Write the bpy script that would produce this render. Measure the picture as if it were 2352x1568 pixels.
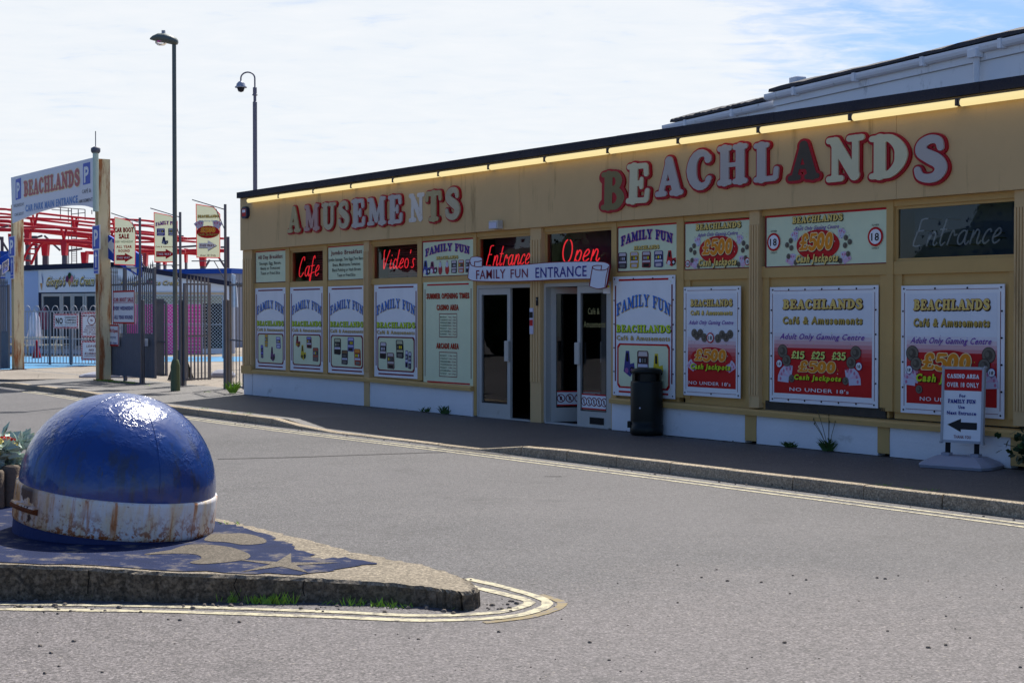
import bpy, bmesh, math, random
import numpy as np
from mathutils import Matrix, Vector
random.seed(7)
for o in list(bpy.data.objects): bpy.data.objects.remove(o)
SC = bpy.context.scene
COL = SC.collection
rad = math.radians
# ---------------------------------------------------------------- camera
HC = 1.77; F = 3430.; CX = 1176.; CY = 784.; TH = math.atan(61 / F)
cam = bpy.data.cameras.new('camera'); cam.sensor_width = 36; cam.lens = F / 2352 * 36
cam.clip_start = .1; cam.clip_end = 3000
camo = bpy.data.objects.new('camera', cam); COL.objects.link(camo)
camo.location = (0, 0, HC); camo.rotation_euler = (rad(90) - TH, 0, 0)
SC.camera = camo
# ---------------------------------------------------------------- light
SUN_DIR = Vector((.166, .564, .809)).normalized()
SUN_EL = math.asin(SUN_DIR.z); SUN_AZ = math.atan2(SUN_DIR.x, SUN_DIR.y)
sl = bpy.data.lights.new('sun', 'SUN'); sl.energy = 4.9; sl.angle = rad(.5); sl.color = (1, .95, .87)
so = bpy.data.objects.new('sun', sl); COL.objects.link(so)
so.rotation_euler = SUN_DIR.to_track_quat('Z', 'Y').to_euler(); so.location = (20, 60, 80)
W = bpy.data.worlds.new('World'); SC.world = W; W.use_nodes = True
def world():
    nt = W.node_tree; nt.nodes.clear(); N = nt.nodes.new; L = nt.links.new
    out = N('ShaderNodeOutputWorld'); bg = N('ShaderNodeBackground'); bg.inputs[1].default_value = .072
    sky = N('ShaderNodeTexSky'); sky.sky_type = 'NISHITA'; sky.sun_disc = False
    sky.sun_elevation = SUN_EL; sky.sun_rotation = SUN_AZ; sky.air_density = 1.0; sky.dust_density = .8; sky.ozone_density = 3.5
    tc = N('ShaderNodeTexCoord'); sep = N('ShaderNodeSeparateXYZ'); L(tc.outputs['Generated'], sep.inputs[0])
    def M(op, a, b=None, c=None):
        m = N('ShaderNodeMath'); m.operation = op
        for i, v in enumerate((a, b, c)):
            if v is None: continue
            if isinstance(v, (int, float)): m.inputs[i].default_value = v
            else: L(v, m.inputs[i])
        return m.outputs[0]
    zz = M('MAXIMUM', M('ADD', sep.outputs[2], .10), .03)
    px = M('DIVIDE', sep.outputs[0], zz); py = M('DIVIDE', sep.outputs[1], zz)
    cmb = N('ShaderNodeCombineXYZ'); L(px, cmb.inputs[0]); L(M('MULTIPLY', py, 1.6), cmb.inputs[1])
    n1 = N('ShaderNodeTexNoise'); n1.inputs['Scale'].default_value = 5.5; n1.inputs['Detail'].default_value = 8; n1.inputs['Roughness'].default_value = .62
    n1.inputs['Distortion'].default_value = .35
    L(cmb.outputs[0], n1.inputs['Vector'])
    n2 = N('ShaderNodeTexNoise'); n2.inputs['Scale'].default_value = 1.1; n2.inputs['Detail'].default_value = 3; L(cmb.outputs[0], n2.inputs['Vector'])
    # cloud cover is thick towards the sun's side of the sky and thins out overhead to the right
    def dotto(v):
        d = N('ShaderNodeVectorMath'); d.operation = 'DOT_PRODUCT'; L(tc.outputs['Generated'], d.inputs[0]); d.inputs[1].default_value = Vector(v).normalized(); return d.outputs['Value']
    front = dotto((.0, 1, .35))
    hole = dotto((.36, 1, .285))
    hf = N('ShaderNodeMapRange'); hf.inputs[1].default_value = .972; hf.inputs[2].default_value = .997; L(hole, hf.inputs[0])
    ff = N('ShaderNodeMapRange'); ff.inputs[1].default_value = .38; ff.inputs[2].default_value = .82; ff.inputs[3].default_value = -.7; ff.inputs[4].default_value = .42; L(front, ff.inputs[0])
    cov = M('ADD', M('SUBTRACT', ff.outputs[0], M('MULTIPLY', hf.outputs[0], .78)), M('MULTIPLY', M('SUBTRACT', n2.outputs[0], .5), .3))
    dens = M('ADD', M('MULTIPLY', M('SUBTRACT', n1.outputs[0], .5), 1.35), M('ADD', cov, .42))
    cl = N('ShaderNodeMapRange'); cl.interpolation_type = 'SMOOTHSTEP'; cl.inputs[1].default_value = .0; cl.inputs[2].default_value = .75; L(dens, cl.inputs[0])
    # a thin haze veil close to the horizon
    hz = N('ShaderNodeMapRange'); hz.inputs[1].default_value = 0; hz.inputs[2].default_value = .16; hz.inputs[3].default_value = .75; hz.inputs[4].default_value = 0; L(sep.outputs[2], hz.inputs[0])
    mix0 = N('ShaderNodeMixRGB'); L(M('MULTIPLY', hz.outputs[0], M('MAXIMUM', front, .15)), mix0.inputs[0]); deep = N('ShaderNodeMixRGB'); deep.blend_type = 'MULTIPLY'; deep.inputs[0].default_value = 1; L(sky.outputs[0], deep.inputs[1]); deep.inputs[2].default_value = (.86, 1.0, 1.26, 1); L(deep.outputs[0], mix0.inputs[1]); mix0.inputs[2].default_value = (6.9, 8.1, 9.3, 1)
    mix = N('ShaderNodeMixRGB'); L(M('MULTIPLY', cl.outputs[0], .95), mix.inputs[0]); L(mix0.outputs[0], mix.inputs[1])
    cr = N('ShaderNodeMixRGB'); L(n1.outputs[0], cr.inputs[0]); cr.inputs[1].default_value = (7.9, 8.5, 9.1, 1); cr.inputs[2].default_value = (9.5, 9.55, 9.6, 1)
    L(cr.outputs[0], mix.inputs[2]); L(mix.outputs[0], bg.inputs[0]); L(bg.outputs[0], out.inputs[0])
world()
SC.view_settings.view_transform = 'Standard'; SC.view_settings.look = 'None'; SC.view_settings.gamma = 1
SC.view_settings.use_curve_mapping = False; SC.view_settings.exposure = .53
SC.cycles.max_bounces = 8; SC.cycles.transparent_max_bounces = 16

# ---------------------------------------------------------------- measuring helpers (photo pixel -> real place)
def ray(px, py):
    x = (px - CX) / F; y = (CY - py) / F
    return Vector((x, math.cos(TH) + y * math.sin(TH), -math.sin(TH) + y * math.cos(TH)))
CAM = Vector((0, 0, HC))
def gp(px, py, z=0):
    d = ray(px, py); return CAM + d * ((z - HC) / d.z)
class Frame:
    """upright plane through two ground points; local x runs along it, local -y looks at the viewer, z is up"""
    def __init__(s, a, b, z0):
        s.o = Vector((a[0], a[1], z0)); s.u = Vector((b[0] - a[0], b[1] - a[1], 0)).normalized()
        s.n = Vector((s.u.y, -s.u.x, 0)); s.ang = math.atan2(s.u.y, s.u.x)
        s.m = Matrix.Translation(s.o) @ Matrix.Rotation(s.ang, 4, 'Z')
    def P(s, px, py, off=0):
        d = ray(px, py); t = ((s.o + s.n * off) - CAM).dot(s.n) / d.dot(s.n); p = CAM + d * t - s.o
        return p.dot(s.u), p.z
    def S(s, px, off=0): return s.P(px, 723, off)[0]
    def Z(s, px, py, off=0): return s.P(px, py, off)[1]
    def at(s, x, y, z): return s.o + s.u * x - s.n * y + Vector((0, 0, z))
    @staticmethod
    def px(xa, ya, xb, yb, z0=.12):     # pixel columns with their distances
        return Frame(((xa - CX) / F * ya, ya), ((xb - CX) / F * yb, yb), z0)
PV = .12
_o = gp(565, 905, PV)
FA = Frame(_o, _o + Vector((2506, -3430, 0)), PV)      # the shopfront

# ---------------------------------------------------------------- materials
def lin(c):
    return tuple((v / 255 / 12.92 if v <= 10 else ((v / 255 + .055) / 1.055) ** 2.4) for v in c)
MATS = {}
def mat(name, rgb, rough=.6, var=.12, scale=6., bump=0., metal=0., spec=.22, emit=0, bscale=None, grime=None, coat=0, linear=False, detail=5):
    if name in MATS: return MATS[name]
    m = bpy.data.materials.new(name); m.use_nodes = True; nt = m.node_tree; b = nt.nodes['Principled BSDF']
    c = rgb if linear else lin(rgb); b.inputs['Roughness'].default_value = rough; b.inputs['Metallic'].default_value = metal
    b.inputs['Specular IOR Level'].default_value = spec; b.inputs['Coat Weight'].default_value = coat
    N = nt.nodes.new; L = nt.links.new
    if emit:
        b.inputs['Base Color'].default_value = (*[v * .3 for v in c], 1); b.inputs['Emission Color'].default_value = (*c, 1); b.inputs['Emission Strength'].default_value = emit
        MATS[name] = m; return m
    tc = N('ShaderNodeTexCoord')
    n = N('ShaderNodeTexNoise'); n.inputs['Scale'].default_value = scale; n.inputs['Detail'].default_value = detail; n.inputs['Roughness'].default_value = .65
    L(tc.outputs['Object'], n.inputs['Vector'])
    mx = N('ShaderNodeMixRGB'); L(n.outputs[0], mx.inputs[0])
    mx.inputs[1].default_value = (*[v * (1 - var * 1.6) for v in c], 1); mx.inputs[2].default_value = (*[min(1, v * (1 + var * 1.6)) for v in c], 1)
    last = mx.outputs[0]
    if grime:                                   # (colour, scale vector, threshold, amount): streaks and patches of wear
        gc, gs, th, am = grime
        mp = N('ShaderNodeMapping'); mp.inputs['Scale'].default_value = gs; L(tc.outputs['Object'], mp.inputs[0])
        g = N('ShaderNodeTexNoise'); g.inputs['Scale'].default_value = 1; g.inputs['Detail'].default_value = 7; g.inputs['Roughness'].default_value = .7; L(mp.outputs[0], g.inputs['Vector'])
        r = N('ShaderNodeMapRange'); r.inputs[1].default_value = th; r.inputs[2].default_value = th + .12; r.inputs[4].default_value = am; L(g.outputs[0], r.inputs[0])
        m2 = N('ShaderNodeMixRGB'); L(r.outputs[0], m2.inputs[0]); L(last, m2.inputs[1]); m2.inputs[2].default_value = (*lin(gc), 1); last = m2.outputs[0]
    L(last, b.inputs['Base Color'])
    if bump:
        bn = N('ShaderNodeTexNoise'); bn.inputs['Scale'].default_value = bscale or scale * 6; bn.inputs['Detail'].default_value = 4; L(tc.outputs['Object'], bn.inputs['Vector'])
        bp = N('ShaderNodeBump'); bp.inputs['Strength'].default_value = bump; bp.inputs['Distance'].default_value = .02; L(bn.outputs[0], bp.inputs['Height']); L(bp.outputs[0], b.inputs['Normal'])
    MATS[name] = m; return m
def glass(name, tint=(1, 1, 1), refl=1.0):
    if name in MATS: return MATS[name]
    m = bpy.data.materials.new(name); m.use_nodes = True; nt = m.node_tree; nt.nodes.clear(); N = nt.nodes.new; L = nt.links.new
    o = N('ShaderNodeOutputMaterial'); t = N('ShaderNodeBsdfTransparent'); t.inputs[0].default_value = (*tint, 1)
    g = N('ShaderNodeBsdfGlossy'); g.inputs['Roughness'].default_value = .01; g.inputs[0].default_value = (refl, refl, refl, 1)
    f = N('ShaderNodeFresnel'); f.inputs[0].default_value = 1.55
    tc = N('ShaderNodeTexCoord'); n = N('ShaderNodeTexNoise'); n.inputs['Scale'].default_value = 1.3; L(tc.outputs['Object'], n.inputs['Vector'])
    bp = N('ShaderNodeBump'); bp.inputs['Strength'].default_value = .08; bp.inputs['Distance'].default_value = .02; L(n.outputs[0], bp.inputs['Height']); L(bp.outputs[0], g.inputs['Normal'])
    mx = N('ShaderNodeMixShader'); L(f.outputs[0], mx.inputs[0]); L(t.outputs[0], mx.inputs[1]); L(g.outputs[0], mx.inputs[2]); L(mx.outputs[0], o.inputs[0])
    MATS[name] = m; return m

def translucent(name, rgb, k=.5):
    m = mat(name, rgb, .6, .04, 2.); nt = m.node_tree; b = nt.nodes['Principled BSDF']; o = nt.nodes['Material Output']; t = nt.nodes.new('ShaderNodeBsdfTranslucent'); t.inputs[0].default_value = (*lin(rgb), 1)
    x = nt.nodes.new('ShaderNodeMixShader'); x.inputs[0].default_value = k; nt.links.new(b.outputs[0], x.inputs[1]); nt.links.new(t.outputs[0], x.inputs[2]); nt.links.new(x.outputs[0], o.inputs[0]); return m
# ---------------------------------------------------------------- mesh builder
class MB:
    def __init__(s): s.v = []; s.f = []; s.mi = []; s.m = []; s.sm = []
    def mid(s, m):
        if m not in s.m: s.m.append(m)
        return s.m.index(m)
    def add(s, vs, fs, m, smooth=False):
        k = len(s.v); s.v += [tuple(v) for v in vs]; i = s.mid(m)
        for f in fs: s.f.append([a + k for a in f]); s.mi.append(i); s.sm.append(smooth)
    def box(s, x0, x1, y0, y1, z0, z1, m):
        s.add([(x, y, z) for z in (z0, z1) for y in (y0, y1) for x in (x0, x1)],
              [(0, 2, 3, 1), (4, 5, 7, 6), (0, 1, 5, 4), (2, 6, 7, 3), (0, 4, 6, 2), (1, 3, 7, 5)], m)
    def cbox(s, x0, x1, y0, y1, z0, z1, m, c=.01):      # box with chamfered vertical and top edges
        b = c
        def ring(z, i): return [(x0 + i + b, y0 + i, z), (x1 - i - b, y0 + i, z), (x1 - i, y0 + i + b, z), (x1 - i, y1 - i - b, z), (x1 - i - b, y1 - i, z), (x0 + i + b, y1 - i, z), (x0 + i, y1 - i - b, z), (x0 + i, y0 + i + b, z)]
        s.loft([ring(z0, 0), ring(z1 - b, 0), ring(z1, b * .8)], m, cap=True, closed=True)
    def loft(s, rings, m, cap=True, closed=True, smooth=False):
        n = len(rings[0]); vs = [p for r in rings for p in r]; fs = []
        for i in range(len(rings) - 1):
            for j in range(n if closed else n - 1):
                k = (j + 1) % n; fs.append((i * n + j, i * n + k, (i + 1) * n + k, (i + 1) * n + j))
        s.add(vs, fs, m, smooth)
        if cap and closed:
            s.add(rings[0], [tuple(range(n - 1, -1, -1))], m); s.add(rings[-1], [tuple(range(n))], m)
    def tube(s, pts, r, m, n=8, cap=True):
        pts = [Vector(p) for p in pts]; rs = r if isinstance(r, (list, tuple)) else [r] * len(pts); rings = []
        up = Vector((0, 0, 1)); prev = None
        for i, p in enumerate(pts):
            t = (pts[min(i + 1, len(pts) - 1)] - pts[max(i - 1, 0)])
            if t.length < 1e-9: t = Vector((0, 0, 1))
            t.normalize()
            if prev is None:
                a = up if abs(t.z) < .9 else Vector((1, 0, 0)); x = t.cross(a).normalized()
            else: x = (prev - t * prev.dot(t)).normalized()
            prev = x; y = t.cross(x)
            rings.append([p + (x * math.cos(k * 2 * math.pi / n) + y * math.sin(k * 2 * math.pi / n)) * rs[i] for k in range(n)])
        s.loft(rings, m, cap, True, n > 5)
    def bar(s, a, b, w, d, m):                      # rectangular bar between two points, w across, d deep
        a = Vector(a); b = Vector(b); t = (b - a).normalized(); q = Vector((0, 1, 0)) if abs(t.y) < .9 else Vector((1, 0, 0))
        x = t.cross(q).normalized() * w / 2; y = t.cross(x).normalized() * d / 2
        s.loft([[p - x - y, p + x - y, p + x + y, p - x + y] for p in (a, b)], m)
    def lathe(s, prof, m, n=32, c=(0, 0, 0), smooth=True, cap=True):
        rings = [[(c[0] + r * math.cos(k * 2 * math.pi / n), c[1] + r * math.sin(k * 2 * math.pi / n), c[2] + z) for k in range(n)] for r, z in prof]
        s.loft(rings, m, cap, True, smooth)
    def prism(s, pts, y0, y1, m):                   # outline in x,z given thickness along y
        n = len(pts); a = [(p[0], y0, p[1]) for p in pts]; b = [(p[0], y1, p[1]) for p in pts]
        s.add(a, [tuple(range(n))], m); s.add(b, [tuple(range(n - 1, -1, -1))], m)
        s.add(a + b, [(i, i + n, (i + 1) % n + n, (i + 1) % n) for i in range(n)], m)
    def slab(s, pts, z0, z1, m, side=None):         # outline in x,y given height
        n = len(pts); a = [(p[0], p[1], z0) for p in pts]; b = [(p[0], p[1], z1) for p in pts]
        s.add(b, [tuple(range(n))], m); s.add(a + b, [(i, (i + 1) % n, (i + 1) % n + n, i + n) for i in range(n)], side or m)
    def build(s, name, parent=None, m=None, **k):
        me = bpy.data.meshes.new(name); me.from_pydata(s.v, [], s.f); me.update()
        for x in s.m: me.materials.append(x)
        me.polygons.foreach_set('material_index', s.mi); me.polygons.foreach_set('use_smooth', s.sm)
        bm = bmesh.new(); bm.from_mesh(me); bmesh.ops.recalc_face_normals(bm, faces=bm.faces); bm.to_mesh(me); bm.free()
        o = bpy.data.objects.new(name, me); COL.objects.link(o)
        if m is not None: o.matrix_world = m
        if parent: o.parent = parent
        for a, b in k.items(): o[a] = b
        return o
def thing(name, label, category, m=None, group=None, mesh=None):
    if mesh: o = mesh.build(name, None, m)
    else:
        o = bpy.data.objects.new(name, None); COL.objects.link(o); o.empty_display_size = .2
        if m is not None: o.matrix_world = m
    o['label'] = label; o['category'] = category
    if group: o['group'] = group
    return o
def copy_tree(o, parent=None):
    c = o.copy(); COL.objects.link(c); c.parent = parent
    for ch in [x for x in bpy.data.objects if x.parent == o]: copy_tree(ch, c)
    return c

# ---------------------------------------------------------------- lettering: fat rounded serif letters grown from strokes
def smooth(pts, k=6):
    p = [np.array(q, float) for q in pts]; out = []
    for i in range(len(p) - 1):
        a = p[max(i - 1, 0)]; b = p[i]; c = p[i + 1]; d = p[min(i + 2, len(p) - 1)]
        for j in range(k):
            t = j / k; out.append(.5 * (2 * b + (c - a) * t + (2 * a - 5 * b + 4 * c - d) * t * t + (3 * b - a - 3 * c + d) * t ** 3))
    out.append(p[-1]); return out
T_ = .13; R_ = .075
def st(x, a=.1, b=.9, h=T_): return (h, [(x, a), (x, b)])
def sf(x0, x1, y): return (R_, [(x0, y), (x1, y)])
B0, T0 = .075, .925
def arc(cx, cy, rx, ry, a0, a1, n=14): return [(cx + rx * math.cos(rad(a0 + (a1 - a0) * i / n)), cy + ry * math.sin(rad(a0 + (a1 - a0) * i / n))) for i in range(n + 1)]
def prof(n, a, b, c): return [a + (b - a) * (1 - abs(2 * i / (n - 1) - 1)) if i < n / 2 else c + (b - c) * (1 - abs(2 * i / (n - 1) - 1)) for i in range(n)]
def cv(pts, a, b, c):
    q = smooth(pts); return (prof(len(q), a, b, c), q)
G = {
 'I': (.5, [st(.25), sf(.1, .4, B0), sf(.1, .4, T0)]),
 'L': (.76, [st(.25), sf(.1, .4, T0), sf(.1, .62, B0), (R_, [(.65, .1), (.67, .3)])]),
 'E': (.78, [st(.25), sf(.1, .6, T0), (R_, [(.62, .9), (.64, .72)]), sf(.25, .46, .5), (R_ * .8, [(.5, .4), (.5, .6)]), sf(.1, .64, B0), (R_, [(.67, .1), (.69, .3)])]),
 'F': (.74, [st(.25), sf(.1, .6, T0), (R_, [(.63, .9), (.65, .7)]), sf(.25, .48, .5), (R_ * .8, [(.51, .4), (.51, .6)]), sf(.1, .42, B0)]),
 'B': (.78, [st(.25), sf(.09, .3, B0), sf(.09, .3, T0), cv([(.25, .925), (.48, .9), (.57, .74), (.48, .57), (.25, .53)], .07, .11, .06), cv([(.25, .53), (.5, .5), (.63, .3), (.5, .1), (.25, .08)], .06, .125, .07)]),
 'R': (.84, [st(.25), sf(.09, .4, B0), sf(.09, .3, T0), cv([(.25, .925), (.5, .9), (.6, .72), (.5, .55), (.25, .5)], .07, .12, .06), (.11, [(.46, .5), (.66, .12)]), sf(.6, .78, B0)]),
 'P': (.76, [st(.25), sf(.09, .4, B0), sf(.09, .3, T0), cv([(.25, .925), (.5, .9), (.61, .7), (.5, .5), (.25, .46)], .07, .12, .06)]),
 'A': (.88, [(.085, [(.18, .08), (.43, .9)]), (.125, [(.44, .87), (.68, .1)]), (.06, [(.27, .33), (.6, .33)]), sf(.07, .3, B0), sf(.53, .81, B0)]),
 'C': (.8, [(prof(15, .07, .15, .07), arc(.44, .5, .29, .41, 48, 312)), (.1, [(.63, .74), (.63, .78)]), (.075, [(.63, .25), (.66, .27)])]),
 'G': (.86, [(prof(15, .07, .15, .07), arc(.44, .5, .29, .41, 48, 318)), (.09, [(.63, .74), (.63, .78)]), (.1, [(.66, .15), (.66, .4)]), sf(.5, .78, .42)]),
 'D': (.86, [st(.25), sf(.09, .3, B0), sf(.09, .3, T0), cv([(.22, .92), (.46, .9), (.64, .72), (.7, .5), (.64, .28), (.46, .1), (.22, .08)], .07, .14, .07)]),
 'H': (.94, [st(.24), st(.7), (.06, [(.3, .5), (.65, .5)]), sf(.09, .39, B0), sf(.09, .39, T0), sf(.55, .85, B0), sf(.55, .85, T0)]),
 'M': (1.08, [(.085, [(.2, .08), (.22, .92)]), (.12, [(.25, .88), (.53, .2)]), (.08, [(.53, .2), (.8, .88)]), (.125, [(.85, .08), (.83, .9)]), sf(.07, .33, B0), sf(.7, 1., B0), sf(.08, .25, T0), sf(.82, .98, T0)]),
 'N': (.94, [(.085, [(.22, .08), (.22, .9)]), (.125, [(.22, .88), (.7, .12)]), (.085, [(.72, .12), (.72, .92)]), sf(.07, .37, B0), sf(.07, .25, T0), sf(.57, .87, T0)]),
 'O': (.88, [(prof(25, .14, .14, .14), arc(.44, .5, .29, .41, 0, 360, 24))]),
 '0': (.68, [(.12, arc(.34, .5, .2, .39, 0, 360, 20))]),
 'S': (.74, [cv([(.6, .72), (.55, .88), (.38, .92), (.21, .83), (.2, .67), (.36, .55), (.54, .43), (.61, .27), (.52, .12), (.35, .08), (.17, .14), (.11, .29)], .075, .15, .075)]),
 'T': (.82, [st(.41), (.085, [(.12, .915), (.7, .915)]), (R_, [(.1, .9), (.08, .72)]), (R_, [(.72, .9), (.74, .72)]), sf(.24, .58, B0)]),
 'U': (.88, [(.125, [(.22, .9), (.22, .36)]), cv([(.22, .36), (.25, .18), (.43, .09), (.6, .18), (.65, .36)], .125, .1, .085), (.085, [(.65, .36), (.65, .9)]), sf(.07, .37, T0), sf(.52, .8, T0)]),
 'Y': (.84, [(.12, [(.18, .9), (.42, .45)]), (.08, [(.67, .9), (.42, .45)]), (.12, [(.42, .45), (.42, .1)]), sf(.07, .32, T0), sf(.56, .79, T0), sf(.27, .57, B0)]),
 'V': (.84, [(.125, [(.18, .9), (.42, .1)]), (.08, [(.66, .9), (.42, .1)]), sf(.07, .32, T0), sf(.54, .79, T0)]),
 'K': (.88, [st(.25), sf(.09, .39, B0), sf(.09, .39, T0), (.07, [(.3, .45), (.64, .88)]), (.12, [(.4, .55), (.7, .12)]), sf(.55, .76, T0), sf(.6, .82, B0)]),
 'W': (1.16, [(.12, [(.18, .9), (.36, .12)]), (.08, [(.36, .12), (.58, .85)]), (.12, [(.58, .85), (.78, .12)]), (.08, [(.78, .12), (.96, .9)]), sf(.07, .3, T0), sf(.86, 1.08, T0)]),
 '1': (.5, [st(.27), sf(.1, .44, B0), (.07, [(.25, .9), (.1, .78)])]),
 '2': (.7, [cv([(.14, .7), (.2, .88), (.38, .92), (.54, .8), (.52, .6), (.3, .3), (.12, .1)], .1, .12, .08), (.085, [(.12, .09), (.6, .09)])]),
 '3': (.7, [cv([(.14, .76), (.24, .91), (.42, .91), (.54, .76), (.46, .6), (.3, .54)], .09, .11, .07), cv([(.3, .54), (.5, .5), (.6, .3), (.48, .11), (.26, .09), (.12, .22)], .07, .12, .09)]),
 '5': (.7, [(.085, [(.22, .915), (.6, .915)]), (.08, [(.22, .9), (.18, .56)]), cv([(.18, .56), (.42, .62), (.58, .48), (.61, .28), (.48, .1), (.28, .08), (.13, .18)], .07, .135, .1)]),
 '£': (.74, [cv([(.62, .74), (.56, .89), (.42, .92), (.29, .8), (.3, .58), (.32, .34), (.2, .12)], .1, .1, .08), sf(.12, .54, .46), (.075, [(.1, .09), (.62, .1)]), (.07, [(.64, .1), (.67, .24)])]),
 ' ': (.42, []),
}
def sdf(ch, X, Y):
    d = np.full(X.shape, 9.)
    for h, pts in G[ch][1]:
        hs = h if isinstance(h, (list, tuple)) else [h] * len(pts)
        for i in range(len(pts) - 1):
            ax, ay = pts[i]; bx, by = pts[i + 1]; ex, ey = bx - ax, by - ay; l = ex * ex + ey * ey or 1e-9
            t = np.clip(((X - ax) * ex + (Y - ay) * ey) / l, 0, 1)
            d = np.minimum(d, np.hypot(X - ax - t * ex, Y - ay - t * ey) - (hs[i] + (hs[i + 1] - hs[i]) * t))
    return d
_cache = {}
def word_field(word, res):
    k = (word, res)
    if k in _cache: return _cache[k]
    pad = .2; w = sum(G[c][0] for c in word); nx = int((w + 2 * pad) * res) + 1; ny = int((1 + 2 * pad) * res) + 1
    xs = np.arange(nx) / res - pad; ys = np.arange(ny) / res - pad; X, Y = np.meshgrid(xs, ys); D = np.full(X.shape, 9.); x = 0
    for c in word:
        w1 = G[c][0]; a = max(0, int((x - .25 + pad) * res)); b = min(nx, int((x + w1 + .25 + pad) * res) + 1)
        if G[c][1]: D[:, a:b] = np.minimum(D[:, a:b], sdf(c, X[:, a:b] - x, Y[:, a:b]))
        x += w1
    _cache[k] = (xs, ys, D, w); return _cache[k]
def contour_mesh(xs, ys, D, level):
    """flat faces covering D<level, and the outline segments"""
    V = {}; vs = []; fs = []; seg = []
    I = D < level
    def vert(key, x, y):
        if key not in V: V[key] = len(vs); vs.append((x, y))
        return V[key]
    def corner(i, j): return vert(('c', i, j), xs[i], ys[j])
    def cross(i, j, k, l):
        a, b = D[j, i] - level, D[l, k] - level; t = a / (a - b)
        return vert(('e', min((i, j), (k, l)), max((i, j), (k, l))), xs[i] + (xs[k] - xs[i]) * t, ys[j] + (ys[l] - ys[j]) * t)
    ny, nx = D.shape
    for j in range(ny - 1):
        i = 0
        while i < nx - 1:
            q = [(i, j), (i + 1, j), (i + 1, j + 1), (i, j + 1)]; ins = [I[b, a] for a, b in q]
            if all(ins):
                k = i
                while k < nx - 1 and I[j, k] and I[j, k + 1] and I[j + 1, k] and I[j + 1, k + 1]: k += 1
                fs.append((corner(i, j), corner(k, j), corner(k, j + 1), corner(i, j + 1))); i = k; continue
            if any(ins):
                poly = []; cr = []
                for a in range(4):
                    p, r = q[a], q[(a + 1) % 4]
                    if ins[a]: poly.append(corner(*p))
                    if ins[a] != ins[(a + 1) % 4]:
                        c = cross(*p, *r); poly.append(c); cr.append((c, ins[a]))
                if len(poly) > 2: fs.append(tuple(poly))
                outs = [c for c, b in cr if b]; inn = [c for c, b in cr if not b]
                for a, b in zip(outs, inn): seg.append((a, b))
            i += 1
    return vs, fs, seg
def bfont(word, bold=0., narrow=1.):
    k = ('b', word, bold)
    if k in _cache: return _cache[k]
    cu = bpy.data.curves.new('t', 'FONT'); cu.body = word; cu.size = 1; cu.offset = bold; cu.resolution_u = 2; cu.space_character = 1.05 + bold * 4
    cu.align_x = 'LEFT'; o = bpy.data.objects.new('t', cu); me = o.to_mesh()
    vs = [(v.co.x, v.co.y) for v in me.vertices]; fs = [tuple(p.vertices) for p in me.polygons]
    o.to_mesh_clear(); bpy.data.objects.remove(o); bpy.data.curves.remove(cu)
    x0 = min(v[0] for v in vs); x1 = max(v[0] for v in vs)
    _cache[k] = ([((a - x0) / .73, b / .73) for a, b in vs], fs, (x1 - x0) / .73); return _cache[k]
def bfield(word, res):
    k = ('f', word, res)
    if k in _cache: return _cache[k]
    bv, bf, tw = bfont(word, 0.); cnt = {}
    for f in bf:
        for a, b in zip(f, f[1:] + f[:1]): cnt[(min(a, b), max(a, b))] = cnt.get((min(a, b), max(a, b)), 0) + 1
    E = [e for e, c in cnt.items() if c == 1]; V = np.array(bv); A = V[[e[0] for e in E]]; B = V[[e[1] for e in E]]; pad = .25
    y0 = min(v[1] for v in bv) - pad; y1 = max(v[1] for v in bv) + pad; xs = np.arange(int((tw + 2 * pad) * res) + 1) / res - pad; ys = np.arange(int((y1 - y0) * res) + 1) / res + y0; X, Y = np.meshgrid(xs, ys)
    D = np.full(X.shape, 9.); ins = np.zeros(X.shape, bool)
    for (ax, ay), (bx, by) in zip(A, B):
        ex, ey = bx - ax, by - ay; l = ex * ex + ey * ey or 1e-12; t = np.clip(((X - ax) * ex + (Y - ay) * ey) / l, 0, 1); D = np.minimum(D, np.hypot(X - ax - t * ex, Y - ay - t * ey))
        if ay != by: ins ^= ((ay > Y) != (by > Y)) & (X < (bx - ax) * (Y - ay) / (by - ay) + ax)
    _cache[k] = (xs, ys, np.where(ins, -D, D), tw); return _cache[k]
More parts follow.
